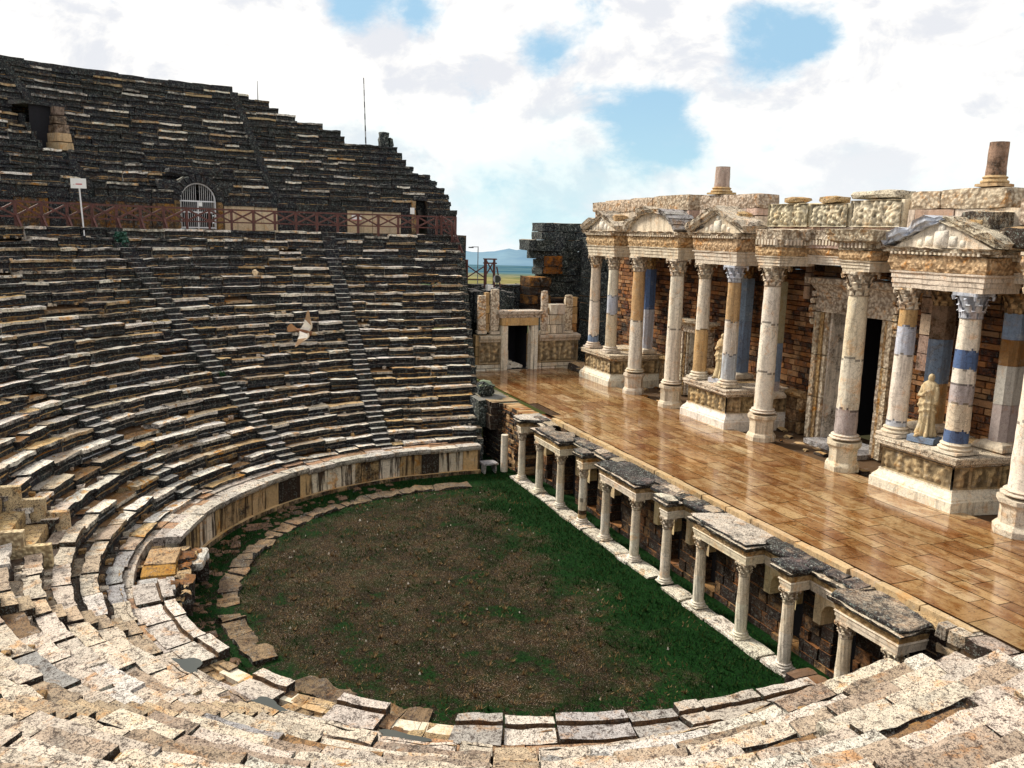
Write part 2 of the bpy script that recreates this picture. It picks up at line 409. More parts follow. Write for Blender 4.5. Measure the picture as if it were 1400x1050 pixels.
def seat_row(mb, k, ua, ub, r, z, zp, run, upper=False, skips=()):
    u = ua
    while arc(u, ub, r) > .25:
        L = (R.uniform(.8, 2.1) if u < 75 else R.uniform(.9, 2.4)) if not upper else R.uniform(.7, 1.8)
        v = ustep(u, r, L)
        if arc(v, ub, r) < .45 or v > ub: v = ub
        uc = (u + v) / 2
        hit = [s for s in skips if v > s[0] + .05 and u < s[1] - .05]
        if hit:
            s = hit[0]
            if u < s[0] - .3: v = s[0]
            else:
                if v > s[1] + .3 or v <= s[1]: pass
                u2 = max(v, s[1]) if v <= s[1] else s[1]
                u = u2 if u2 > u else s[1]; continue
        near = 1. if 85 < uc else 0.
        big = near * clamp(1 - (k - 0) / 30.)
        dz = R.gauss(0, .032 - .010 * near); dr = R.gauss(0, .035 - .010 * near)
        if upper: dz *= .8; dr = R.gauss(0, .035)
        rc, tc, fc = seat_cols(uc, k, upper)
        if R.random() < (.045 if not upper else .08): dz -= R.uniform(.08, .2); rc, tc, fc = shade(rc, .8), vary((.3, .2, .12, .5), .3), fc
        gap = math.degrees(R.uniform(.008, .03 + .03 * near) / r) if 0 <= uc <= 180 else .04
        H = z - zp
        fr = run * .56
        prof = [(r - .06, z), (r - .065, z - .115), (r + .05, z - .16), (r + .035, zp + .11), (r + .0, zp + .09), (r + .0, zp - (.06 if k else 1.1)), (r + run + .10, zp - .06), (r + run + .10, z - .06), (r + fr + .02, z - .055), (r + fr, z)]
        #       lip face            under          riser                bottom               back                     foot tread                 small step         seat top
        ftc = vary((.50, .36, .22, .45), .4) if R.random() < .5 else shade(rc, .9)
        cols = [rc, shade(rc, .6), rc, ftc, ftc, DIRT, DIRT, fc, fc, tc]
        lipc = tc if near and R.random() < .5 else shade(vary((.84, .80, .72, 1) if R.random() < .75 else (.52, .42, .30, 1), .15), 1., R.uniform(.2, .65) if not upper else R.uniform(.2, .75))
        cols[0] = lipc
        ns = 4 if not near else 6
        jit = .022 if not near else .028
        if k < 8 and near: ns = 7
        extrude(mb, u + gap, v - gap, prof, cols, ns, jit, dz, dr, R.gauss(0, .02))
        if not upper and k > 0:
            for _ in range(R.choice((0, 1, 1, 2, 3))):
                q = R.uniform(.03, .10) * (1.3 if near else 1.); uu = R.uniform(u, v); x_, y_ = pt(r - R.uniform(.08, .30), uu); z_ = zp - .05 + raise_end(x_, y_, r)
                rbox(CH, x_ - q, x_ + q, y_ - q * R.uniform(.6, 1.6), y_ + q, z_ - .02, z_ + q * R.uniform(.6, 1.5), vary((.68, .60, .50, .1) if R.random() < .6 else (.4, .27, .15, .2), .25), q * .22, (1, 1, 1), .0)
        u = v

CH = MB()
MARG = .40
def marg(r): return math.degrees(MARG / r)
wedges = [
 ('far end', lambda r: u_far_end(r), lambda r: u_first(r) - marg(r), 'straight block of lower seating beside the far end of the stage', 0, 22),
 ('b', lambda r: u_first(r) + marg(r), lambda r: 30 - marg(r), 'lower wedge of dark seats directly below the arched white gate', 0, 22),
 ('c', lambda r: 30 + marg(r), lambda r: 55.5 - marg(r), 'lower wedge of dark seats with ochre patched risers, left side of the photo', 0, 22),
 ('d', lambda r: 55.5 + marg(r), lambda r: 80.8 - (marg(r) if r > 17.4 else 0), 'lower wedge of seats just beyond the pale carved box of honour', 0, 22),
 ('e', lambda r: 80.8 + (marg(r) if r > 17.4 else 0), lambda r: 106.5 - marg(r), 'lower wedge of pale seats curving round the box of honour', 0, 22),
 ('f', lambda r: 106.5 + marg(r), lambda r: 131.5 - marg(r), 'lower wedge of tan seats in the bottom left corner of the photo', 0, 22),
 ('g', lambda r: 131.5 + marg(r), lambda r: 157 - marg(r), 'lower wedge of rough foreground seats at the bottom middle of the photo', 0, 22),
 ('h', lambda r: 157 + marg(r), lambda r: u_near_end(r), 'foreground block of sunlit seats ending beside the near end of the stage', 0, 22),
]
for nm, fa, fb, lab, k0, k1 in wedges:
    W = thing('seating_wedge', lab, 'stone seating', 'lower wedges of stone seats')
    mt = MS_near if nm in 'efgh' else MS_seat
    for k in range(k0, k1 + 1):
        r = rr(k); ua, ub = fa(r), fb(r)
        skips = ()
        if nm in 'de' and 3 <= k <= 8: skips = ((82.0, 92.6),)
        um = (ua + ub) / 2
        mb = MB()
        # height varies round the auditorium: build in sub arcs of constant factor through seat_row's own z
        u = ua
        step = 200 if nm in ('far end', 'b', 'c', 'g', 'h') else 6.
        while u < ub - .01:
            v = min(ub, u + step); uc = (u + v) / 2
            if ub - v < 2: v = ub
            seat_row(mb, k, u, v, r, zr(k, uc), zr(k - 1, uc), RUN, False, skips)
            u = v
        if mb.v: mb.build('seat_row', mt, W)

tag(CH.build('stone_chips', MS_near), 'loose chips and small stones lying along the seat rows', kind='stuff')
# stairways
stairs = [(u_first, 'narrow stair between the two far seating blocks nearest the stage'),
          (lambda r: 30, 'narrow stair running up towards the small bush below the sign'),
          (lambda r: 55.5, 'narrow stair at the left edge beyond the box of honour'),
          (lambda r: 80.8, 'narrow stair hidden beside the box of honour'),
          (lambda r: 106.5, 'narrow stair just on the near side of the box of honour'),
          (lambda r: 131.5, 'foreground stair where four tan seat ends stop in a row'),
          (lambda r: 157, 'foreground stair running down the middle of the bottom edge')]
for si, (fu, lab) in enumerate(stairs):
    mb = MB()
    for k in range(0, NR):
        for h in (0, 1):
            r = rr(k) - .02 + (h - 1) * RUN * .5
            if k == 0 and h == 0: continue
            u = fu(r)
            if 77 < u < 91 and k <= 8: continue
            z1 = lerp(zr(k - 1, u), zr(k, u), .5 + .5 * h); zp = zr(k - 1, u) - .1
            m_ = marg(r) * .95
            near = u > 85
            c = vary((.56, .54, .50, .45), .25) if not near else vary((.52, .42, .31, .35), .25)
            rc = vary((.30, .30, .30, .9), .3) if not near else vary((.34, .26, .17, .7), .25)
            prof = [(r, z1), (r + .02, zp), (r + RUN * .5 + .06, zp), (r + RUN * .5 + .06, z1)]
            extrude(mb, u - m_, u + m_, prof, [rc, DIRT, DIRT, c], 2, .012, R.gauss(0, .012))
    o = mb.build('stairway', MS_seat if si < 3 else MS_near)
    tag(o, lab, 'stairway', 'stairs between the seating wedges')

# podium wall round the orchestra, with coping and walk behind it
PW = thing('orchestra_wall', 'low curved wall of streaked tan panels round the orchestra with pale coping', 'wall')
def podium_arc(u0, u1, gaps=()):
    u = u0
    while arc(u, u1, 10.9) > .3:
        L = R.uniform(.55, 1.15); v = ustep(u, 10.9, L)
        if v > u1: v = u1
        uc = (u + v) / 2
        far = uc < 76
        c = vary(TAN if R.random() < .6 else CREAM, .2, st=R.uniform(.1, .35)) if R.random() < .93 else vary(BROWN, .2, st=.7)
        mb = WB
        ztop = 1.12
        prof = [(10.86, ztop), (10.88, .16), (11.2, .16), (11.2, ztop)]
        extrude(mb, u + .03, v - .03, prof, [c] * 4, 2, .006, 0, R.gauss(0, .012))
        prof = [(10.74, .17), (10.74, -.15), (11.2, -.15), (11.2, .17)]
        extrude(mb, u, v, prof, [vary(TAN, .2, st=.4)] * 4, 2, .008)
        u = v
WB = MB(); podium_arc(u_far_end(11), 75.); WB.build('wall_panels', MS_podium, PW)
WB = MB(); podium_arc(83., u_near_end(11)); WB.build('wall_panels', MS_podium, PW)
def coping(u0, u1, near):
    u = u0
    while arc(u, u1, 10.9) > .4:
        L = R.uniform(1.0, 1.5) if not near else R.uniform(.9, 1.6); v = ustep(u, 10.9, L)
        if arc(v, u1, 10.9) < .5 or v > u1: v = u1
        uc = (u + v) / 2
        mb = MB(); c = vary((.68, .64, .58, .3), .12) if not near else vary((.66, .60, .54, .3), .2)
        if near and R.random() < .25: c = vary((.40, .38, .36, .5), .2)
        if near and R.random() < .18: u = v; continue
        d = (.50 if not near else R.uniform(.85, 1.0))
        ri = 10.70 + (R.gauss(0, .05) if near else R.gauss(0, .015)); dz = R.gauss(0, .015) if not near else R.gauss(0, .03)
        if near:  # bench like slab with a raised front strip and a groove
            prof = [(ri, 1.34), (ri + .01, 1.10), (ri + d, 1.10), (ri + d, 1.27), (ri + .36, 1.275), (ri + .345, 1.24), (ri + .30, 1.24), (ri + .29, 1.34)]
            extrude(mb, u + .12, v - .12, prof, [vary(c, .1, st=.6), DIRT, DIRT, c, DIRT, DIRT, DIRT, shade(c, 1.1)], 6, .016, dz, 0, R.gauss(0, .03))
        else:
            prof = [(ri, 1.33), (ri + .01, 1.20), (ri + .07, 1.10), (ri + d, 1.10), (ri + d, 1.33)]
            extrude(mb, u + .05, v - .05, prof, [c, c, DIRT, DIRT, c], 4, .008, dz)
        mb.build('coping_slab', MS_near, PW)
        u = v
coping(u_far_end(11), 8., False); coping(8.2, 75., False); coping(93., 178, True); coping(178, u_near_end(11), True)
mb = MB()
u = u_far_end(11)
while u < u_near_end(11):
    v = ustep(u, 11.5, R.uniform(.6, 1.4)); uc = (u + v) / 2
    near = uc > 76
    for (a, b) in (((11.2, 11.58), (11.6, 12.0)) if not near else ((11.62, 12.02),)):
        c = vary((.42, .28, .19, .4), .35) if R.random() < .5 else vary((.6, .54, .48, .3), .2)
        extrude(mb, u + .05, v - .05, [(a, 1.285), (a, 1.0), (b, 1.0), (b, 1.285)], [c] * 4, 2, .018, R.gauss(0, .02))
    u = v
u = 93.
while u < u_near_end(11):
    v = ustep(u, 11.2, R.uniform(.25, .6)); q = R.uniform(11.0, 11.3)
    for a_, b_ in ((10.85, q), (q + .02, 11.64)):
        extrude(mb, u + .05, v - .05, [(a_, 1.13), (a_, .4), (b_, .4), (b_, 1.13)], [vary((.45, .34, .22, .4) if R.random() < .6 else (.25, .17, .11, .6), .3)] * 4, 1, .03, R.gauss(0, .04))
    u = v
tag(mb.build('walkway_paving', MS_near), kind='structure')
# irregular slabs, near left, where the wall has fallen
FALL = [(79, 10.1, 1.25, .5, 1.0, PALE, .98), (81.5, 11.0, 1.3, .9, .9, TAN, 1.25), (86, 11.0, 1.1, .95, 1.2, OCHRE, 1.20), (91.5, 11.05, 1.0, 1.0, .8, GREYS, 1.15)]
slab_txt = ['white slab edging the gap where the orchestra wall has fallen', 'grooved tan slab behind the white slab at the broken wall', 'large ochre banded slab beside the broken orchestra wall', 'grey lichened slab at the near side of the broken wall']
for (u, r, L, d, hh, c, z1), lb in zip(FALL, slab_txt):
    mb = MB(); x, y = pt(r, u); a = rad(u)
    er = Vector((-math.cos(a), -math.sin(a))); et = Vector((math.sin(a), -math.cos(a)))
    rbox(mb, -d / 2, d / 2, -L / 2, L / 2, z1 - .25, z1, vary(c, .1, st=.3), .012, (4, 5, 2), .03, T=lambda p, q, w: (x + er.x * p + et.x * q, y + er.y * p + et.y * q, w))
    tag(mb.build('stone_slab', MS_near), lb, 'stone slab', 'slabs at the broken orchestra wall')
    if False: pass
mb = MB()
for i in range(60):
    u = R.uniform(73, 100); r = R.uniform(10.2, 11.9); x, y = pt(r, u); s = R.uniform(.12, .38)
    rbox(mb, x - s, x + s, y - s * .8, y + s * .8, .4, 1.0 + R.uniform(0, .18), vary(BROWN if R.random() < .5 else TAN, .3, st=.5), .05, (2, 2, 2), .05)
tag(mb.build('rubble', MS_near), 'loose brown rubble filling the broken orchestra wall', kind='stuff')

# bench block standing on the orchestra floor by the broken wall
BB = thing('stone_bench', 'stone bench of a pale slab on a dark block at the broken wall', 'stone bench')
bx, by = pt(10.15, 76)
mb = MB(); rbox(mb, bx - .45, bx + .45, by - .28, by + .30, .72, .88, vary(PALE, .05, st=.2), .012, (4, 3, 1), .03); mb.build('seat_slab', MS_near, BB)
mb = MB(); rbox(mb, bx - .34, bx + .36, by - .12, by + .26, .0, .72, vary(TAN, .1, st=.7), .02, (3, 2, 3), .03); mb.build('support_block', MS_near, BB)

# ---------------------------------------------------------------- box of honour (pale carved masonry at the left edge)
BX = thing('box_of_honour', 'pale ochre stone box of honour interrupting the lowest rows at the left edge', 'stone box')
def polar(u_c, r_c):
    a = rad(u_c); er = Vector((-math.cos(a), -math.sin(a))); et = Vector((math.sin(a), -math.cos(a)))
    o = Vector(pt(r_c, u_c))
    return lambda p, q, w: (o.x + er.x * p + et.x * q, o.y + er.y * p + et.y * q, w)
T = polar(86.6, 13.85)
mb = MB()
for i in range(7):
    z1 = 2.05 + (i + 1) * .42; L = .62
    for q0, q1 in ((-1.25, -.4), (-.4, .5), (.5, 1.25)):
        if i < 6: rbox(mb, i * L * .9 + .1, i * L * .9 + 1.1, q0 + .01, q1 - .01, z1 - .45, z1, vary((.60, .46, .28, .25), .15), .01, (2, 3, 2), .02, T=T)
mb.build('stepped_back', MS_near, BX)
for sgn in (-1, 1):
    mb = MB()
    for i in range(6):
        z1 = 2.75 + i * .42
        rbox(mb, -.45 + i * .60, .22 + i * .60, sgn * 1.36 - .12, sgn * 1.36 + .12, 1.2, z1, vary((.66, .55, .38, .2), .1), .008, (2, 2, 3), .02, T=T)
    mb.build('side_parapet', MS_carved if sgn > 0 else MS_near, BX)

# ---------------------------------------------------------------- diazoma, back wall, upper cavea
ZD = zrow(NR - 1)
mb = MB()
def ring(mb, r0, r1, z, u0, u1, col, thick=.3, n=80, jit=.01):
    for i in range(n):
        a, b = lerp(u0, u1, i / n), lerp(u0, u1, (i + 1) / n)
        extrude(mb, a, b, [(r0, z), (r0, z - thick), (r1, z - thick), (r1, z)], [vary(col, .15)] * 4, 1, jit)
ring(mb, rr(NR) - .08, 28.3, ZD + .01, -20, 84, (.3, .22, .15, .4), 2.2)
tag(mb.build('upper_walkway', MS_seat), kind='structure')
mb = MB()
def zdn(u): return zr(NR - 1, u)
for i in range(60):
    a, b = lerp(84, 202, i / 60), lerp(84, 202, (i + 1) / 60); z = zdn((a + b) / 2)
    extrude(mb, a, b, [(rr(NR) - .08, z + .01), (rr(NR) - .08, z - .4), (32, z - .4), (32, z + .01)], [vary((.4, .33, .25, .3), .15)] * 4, 1, .01)
tag(mb.build('near_walkway', MS_near), kind='structure')

RU0 = 28.0; ZW = ZD + 1.62; UR = .613; UZ = .469; NU = 16
GATE = (15.8, 20.2); DOORU = (-14.4, -12.2)
VOM = (28.4, 31.8)
# back wall of tall slabs
BW = thing('walkway_back_wall', 'wall of tall stone slabs behind the wooden fence with a few clean beige panels', 'wall')
mb = MB(); mbl = MB()
u = u_far_end(28) ; end = 75.
while u < end:
    v = ustep(u, 28, R.uniform(.9, 2.1)); uc = (u + v) / 2
    blocked = False
    for s in (GATE, DOORU):
        if u < s[0] < v: v = s[0]
        elif s[0] <= u < s[1] - .01: u = s[1]; blocked = True; break
    if blocked: continue
    pale = (9 < uc < 14.5) or (-9.5 < uc < -.5) or R.random() < .03
    warm = uc > 20
    if pale: c = vary((.62, .52, .38, .05), .12); tgt = mbl
    elif warm and R.random() < .55: c = vary((.32, .19, .09, .4), .25); tgt = mb
    else: c = vary((.26, .25, .22, .85), .3); tgt = mb
    z0, z1 = ZD - .1, ZW - .28 + R.gauss(0, .03)
    extrude(tgt, u + .04, v - .04, [(RU0 + R.gauss(0, .03), z1), (RU0, z0), (RU0 + .7, z0), (RU0 + .7, z1)], [c] * 4, 2, .012)
    c = vary((.25, .26, .25, .9), .3)
    extrude(mb, u, v, [(RU0 - .08, z1 + .25), (RU0 - .06, z1), (RU0 + .8, z1), (RU0 + .8, z1 + .25)], [c, c, c, vary((.5, .5, .46, .3), .2)], 2, .02)
    u = v
mb.build('dark_slabs', MS_seat, BW); mbl.build('beige_panels', MS_marble, BW)

# row-by-row right hand ends of the ruined upper cavea (metres of Y for straight part / degrees past the bend)
UEND = {0: -18.8, 1: -18.9, 2: -18.7, 3: -17.6, 4: -17.0, 5: -14.1, 6: -13.2, 7: -12.9, 8: -12.4, 9: -2.6, 10: -2.2, 11: 0.5, 12: 3.3, 13: 4.9, 14: 5.6, 15: 7.5, 16: 9.}
upper = [('u1', None, 8.6, 'ragged broken end of the upper seating stepping down to the right'),
         ('u2', 9.4, 29.2, 'upper seating wedge above the arched white gate'),
         ('u3', 30.0, 52., 'upper seating wedge at the top left around the dark vaulted opening')]
def zu_(j): pass
def zu(j): return ZW + UZ * (j + 1) * .985
for nm, a0, b0, lab in upper:
    W = thing('upper_seating', lab, 'stone seating', 'upper wedges of stone seats')
    for j in range(NU):
        r = RU0 + UR * j + .0
        a = UEND[j] if a0 is None else max(a0, UEND[j]); b = b0
        if b - a < .5: continue
        mb = MB(); sk = []
        if j <= 1: sk.append((15.6, 20.4))
        if j == 0: sk.append(DOORU)
        if 5 <= j <= 9: sk.append((VOM[0], VOM[1] - (0)))
        seat_row(mb, j + 30, a, b, r, zu(j), zu(j - 1) if j else ZW - .1, UR, True, sk)
        mb.build('seat_row', MS_seat, W)
# narrow stair strips in the upper cavea
for ua, lb in ((9.0, 'narrow upper stair right of the arched gate'), (29.6, 'narrow upper stair below the dark vaulted opening')):
    mb = MB()
    for j in range(1, NU):
        r = RU0 + UR * j
        if ua > 20 and 4 <= j <= 9: continue
        for h in (0, 1):
            rq = r - .02 + (h - 1) * UR * .5; z1 = lerp(zu(j - 1), zu(j), .5 + .5 * h)
            extrude(mb, ua - .42, ua + .42, [(rq, z1), (rq, z1 - .4), (rq + .4, z1 - .4), (rq + .4, z1)], [vary((.28, .28, .27, .9), .3), DIRT, DIRT, vary((.5, .5, .46, .4), .2)], 1, .012)
    tag(mb.build('stairway', MS_seat), lb, 'stairway', 'stairs between the upper seats')
# low capping wall along the surviving rim
mb = MB(); u = 8.9
while u < 52:
    v = u + R.uniform(1.2, 2.6); rT = RU0 + UR * NU
    extrude(mb, u, v - .05, [(rT, zu(15) + .40 + R.gauss(0, .02)), (rT, zu(15) - .3), (rT + .9, zu(15) - .3), (rT + .9, zu(15) + .40)], [vary((.16, .10, .07, .7), .3)] * 4, 2, .02); u = v
tag(mb.build('rim_wall', MS_seat), 'low dark red-brown wall capping the very top of the seating', 'wall')
# backing core so that no sky shows between blocks, and the side wall of the auditorium
mb = MB()
def core(u0, u1, k0, k1, rf, zf, n):
    for i in range(n):
        a, b = lerp(u0, u1, i / n), lerp(u0, u1, (i + 1) / n); uc = (a + b) / 2
        V = []
        for u in (a, b):
            for k in (k0, k1):
                x, y = pt(rf(k), u); V.append((x, y, zf(k, uc) - .30)); 
        mb.add(V, [(0, 2, 3, 1)], vary(DIRT, .2, st=.8))
core(-8, 188, 0, 22, lambda k: R0 + RUN * k + .2, lambda k, u: 1.3 + (zrow(k) - 1.3) * .86 - .4 if k == 0 else 1.3 + (zrow(k) - 1.3) * sfac(u) - .6, 80)
for j in range(NU):
    a = UEND[j] + .6; r = RU0 + UR * j; i = 0
    while a < 55:
        c_ = min(a + 2., 55.)
        V = []
        for u in (a, c_):
            for q, z in ((r + .30, (zu(j - 1) if j else ZW) - .55), (r + .30, zu(j) - .12), (r + .30 + UR, zu(j) - .12)):
                x, y = pt(q, u); V.append((x, y, z))
        if not (a < VOM[1] and c_ > VOM[0] and 5 <= j <= 9) and not (a < 20.4 and c_ > 15.6 and j <= 1) and not (j == 0 and a < -12 and c_ > -14.6): mb.add(V, [(0, 1, 4, 3), (1, 2, 5, 4)], vary(DIRT, .2, st=.9))
        a = c_
tag(mb.build('earth_core', MS_black), kind='structure')
def sidewall(name, xs, flip, lab):
    mb = MB()
    for k in range(0, 23):
        r = rr(k); y = yend(r) + .02; z1 = zr(k, 185 if flip else 0) - .06
        x0, x1 = (r, r + RUN) if flip else (-r - RUN, -r)
        z = 0.
        while z < z1:
            zt = min(z1, z + R.uniform(.4, .55)); zt = z1 if z1 - zt < .15 else zt
            rbox(mb, x0, x1, y - .25, y + .14 + RUN * .26, z, zt - .01, vary((.25, .2, .15, .8), .3), .015, (1, 1, 1), .02); z = zt
    return tag(mb.build(name, MS_black), lab, 'wall')
sidewall('side_retaining_wall', -1, False, 'stepped dark side wall closing the far seats towards the stage')
sidewall('side_retaining_wall', 1, True, 'stepped side wall closing the near seats towards the stage')
# upper right broken corner: stepped wall behind the upper row ends
mb = MB()
for j in range(0, 9):
    r = RU0 + UR * j; x, y = pt(r, UEND[j]); z = ZD
    while z < zu(j):
        zt = min(zu(j), z + .45)
        rbox(mb, x - UR, x, y - .5, y + R.uniform(-.02, .1), z, zt - .01, vary((.25, .24, .22, .85), .35), .02, (1, 1, 1), .03); z = zt
tag(mb.build('corner_wall', MS_black), 'dark block wall at the sky-line corner above the fence stair', 'wall')
mb = MB()
x, y = -33.4, 4.55
rbox(mb, x - .4, x + .3, y - .35, y + .3, zu(8) - .1, zu(8) + .95, vary((.16, .17, .16, .95), .1), .05, (2, 2, 4), .06)
rbox(mb, x - .4, x + .25, y + .3, y + .62, zu(8) - .1, zu(8) + .62, vary((.16, .17, .16, .95), .1), .05, (2, 2, 3), .06)
tag(mb.build('broken_pier', MS_black), 'dark broken stump of masonry standing at the step of the sky-line', 'masonry stump')

# arched gate
GT = thing('arched_gateway', 'arched doorway with white barred metal gate in the walkway wall', 'gateway')
ug = 18.0; ag = rad(ug); er = Vector((-math.cos(ag), -math.sin(ag))); et = Vector((math.sin(ag), -math.cos(ag))); og = Vector(pt(28.0, ug))
TG = lambda p, q, w: (og.x + er.x * p + et.x * q, og.y + er.y * p + et.y * q, w)   # p outward, q along, w up
gw = 1.02; zs = ZD + 1.55
mb = MB()
for s in (-1, 1):
    for i in range(4): rbox(mb, -.12, .9, s * (gw + .17) - .17, s * (gw + .17) + .17, ZD + i * .39, ZD + (i + 1) * .39 - .01, vary((.36, .25, .14, .35), .2), .012, (1, 1, 2), .02, T=TG)
mb.build('jambs', MS_seat, GT)
mb = MB(); nv = 13
for i in range(nv):
    a0, a1 = math.pi * i / nv + .02, math.pi * (i + 1) / nv - .02; V = []
    for p in (-.14, .9):
        for rr_, aa in ((gw, a0), (gw, a1), (gw + .42 + R.uniform(-.03, .05), a1), (gw + .42 + R.uniform(-.03, .05), a0)):
            V.append(TG(p, -math.cos(aa) * rr_, zs + math.sin(aa) * rr_))
    mb.add(V, [(0, 1, 2, 3), (7, 6, 5, 4), (0, 4, 5, 1), (1, 5, 6, 2), (2, 6, 7, 3), (3, 7, 4, 0)], vary((.42, .42, .38, .6), .2))
mb.build('arch_stones', MS_seat, GT)
mb = MB()
for q0, q1, z0, z1 in ((-1.9, -1.0, ZW - .1, ZW + .62), (1.0, 1.9, ZW - .1, ZW + .62), (-1.5, 1.5, zs + 1.4, zs + 1.75), (-2.1, -.95, ZW + .5, ZW + 1.05), (.95, 2.1, ZW + .5, ZW + 1.05)):
    rbox(mb, .05, .8, q0, q1, z0, z1, vary((.28, .28, .26, .9), .2), .03, (1, 4, 3), .04, T=TG)
mb.build('infill', MS_seat, GT)
mb = MB()
for p0, p1, q0, q1, z0, z1 in ((.9, 3.5, -1.1, -1.05, ZD, zs + 1.1), (.9, 3.5, 1.05, 1.1, ZD, zs + 1.1), (3.5, 3.55, -1.1, 1.1, ZD, zs + 1.1), (.6, 3.5, -1.1, 1.1, zs + 1.05, zs + 1.1)):
    rbox(mb, p0, p1, q0, q1, z0, z1, DIRT, .0, (1, 1, 1), .0, T=TG)
mb.build('passage', M_dark, GT)
mb = MB(); W_ = (1, 1, 1, 1)
GF = mb
npt = 18
arcp = [(-math.cos(math.pi * i / npt) * (gw - .05), zs + math.sin(math.pi * i / npt) * (gw - .05)) for i in range(npt + 1)]
pts_ = [(-(gw - .05), ZD + .02)] + arcp + [(gw - .05, ZD + .02)]
for (a, b) in zip(pts_[:-1], pts_[1:]): bar(mb, TG(.1, a[0], a[1]), TG(.1, b[0], b[1]), .07, .07, W_)
for zz in (ZD + .1, ZD + .95, zs): bar(mb, TG(.1, -gw + .05, zz), TG(.1, gw - .05, zz), .05, .07, W_)
bar(mb, TG(.1, 0, ZD + .02), TG(.1, 0, zs), .08, .06, W_)
GFo = mb.build('gate_frame', M_white, GT)
mb = MB()
for i in range(-8, 9):
    q = i * .112
    if i == 0: continue
    bar(mb, TG(.1, q, ZD + .05), TG(.1, q, zs + math.sqrt(max(0, (gw - .05) ** 2 - q * q))), .018, .018, W_)
mb.build('gate_bars', M_white, GFo)
mb = MB(); rbox(mb, .02, .05, -.22, -.02, zs - .28, zs - .05, W_, .0, (1, 1, 1), 0, T=TG); mb.build('notice', M_signwhite, GT)

# dark side doorway at the stage end of the wall
DW = thing('wall_doorway', 'narrow dark doorway cut in the walkway wall near the sky-line corner', 'doorway')
y0 = YC - DOORU[1] * .35; y1 = YC - DOORU[0] * .35
mb = MB(); rbox(mb, -28.6, -28.02, y0 - .05, y1 + .05, zu(0) + .0, zu(0) + .30, vary((.3, .3, .28, .8), .1), .02, (2, 3, 1), .03)
rbox(mb, -28.5, -27.9, y0 - .28, y0, ZD, zu(0) - .01, vary((.5, .38, .24, .3), .1), .015, (1, 1, 4), .02)
mb.build('stone_frame', MS_seat, DW)
mb = MB()
for bx_ in ((-31, -28.6, y0 - .05, y0 - .01, ZD, zu(0)), (-31, -28.6, y1 + .01, y1 + .05, ZD, zu(0)), (-31.1, -31, y0, y1, ZD, zu(0))): rbox(mb, *bx_, DIRT, 0, (1, 1, 1), 0)
mb.build('passage', M_dark, DW)
# vaulted opening in the upper seating
VO = thing('vaulted_opening', 'collapsed dark passage opening in the upper seats with a pale side wall', 'opening')
uv = (VOM[0] + VOM[1]) / 2; av = rad(uv); er2 = Vector((-math.cos(av), -math.sin(av))); et2 = Vector((math.sin(av), -math.cos(av))); ov = Vector(pt(RU0 + UR * 5, uv))
TV = lambda p, q, w: (ov.x + er2.x * p + et2.x * q, ov.y + er2.y * p + et2.y * q, w)
zb = zu(4); hw = rad(VOM[1] - VOM[0]) * 31 / 2
mb = MB()
for i in range(5):
    rbox(mb, -.1 + i * .2, 3.4, -hw - .02, -hw + .85 - .08 * i, zb + i * .47, zb + (i + 1) * .47 - .01, vary((.52, .40, .27, .15) if i < 2 else (.42, .34, .28, .4), .15), .02, (3, 1, 1), .03, T=TV)
mb.build('side_wall', MS_marble, VO)
mb = MB()
for i in range(4):
    rbox(mb, -.1 + i * .55, 3.4, hw - .25, hw, zb + i * .47, zb + (i + 1) * .47 - .01, vary((.25, .25, .2, .8), .15), .02, (3, 1, 1), .03, T=TV)
mb.build('low_side_wall', MS_seat, VO)
mb = MB(); rbox(mb, 1.2, 1.25, -hw + .3, hw - .25, zb - .1, zb + 2.4, DIRT, 0, (1, 1, 1), 0, T=TV); rbox(mb, 2.2, 2.25, -hw - 1.2, hw + 1.6, zb - .6, zb + 1.75, DIRT, 0, (1, 1, 1), 0, T=TV)
rbox(mb, .0, 1.2, -hw + .3, hw - .25, zb - .2, zb - .02, DIRT, 0, (1, 1, 1), 0, T=TV); mb.build('dark_recess', M_dark, VO)
mb = MB(); rbox(mb, 1.0, 3.3, -hw - .3, hw + .2, zb + 2.3, zb + 2.55, vary((.22, .22, .2, .9), .1), .03, (3, 3, 1), .04, T=TV); mb.build('lintel', MS_seat, VO)

MS_bird = stone('feathers', speck=.0, speckw=0., warm=.1, bumps=.1, sat=1.)
# loose pale fragments lying on the far seats
def frag(name, lab, parts):
    o = thing(name, lab, 'stone fragment')
    for pn, T_, dims, c in parts:
        mb = MB(); rbox(mb, *dims, c, .03, (3, 3, 3), .06, T=T_); mb.build(pn, MS_marble, o)
def TR(o, az, el):
    M_ = Matrix.Rotation(az, 3, 'Z') @ Matrix.Rotation(el, 3, 'Y'); o = Vector(o)
    return lambda x, y, z: tuple(o + M_ @ Vector((x, y, z)))
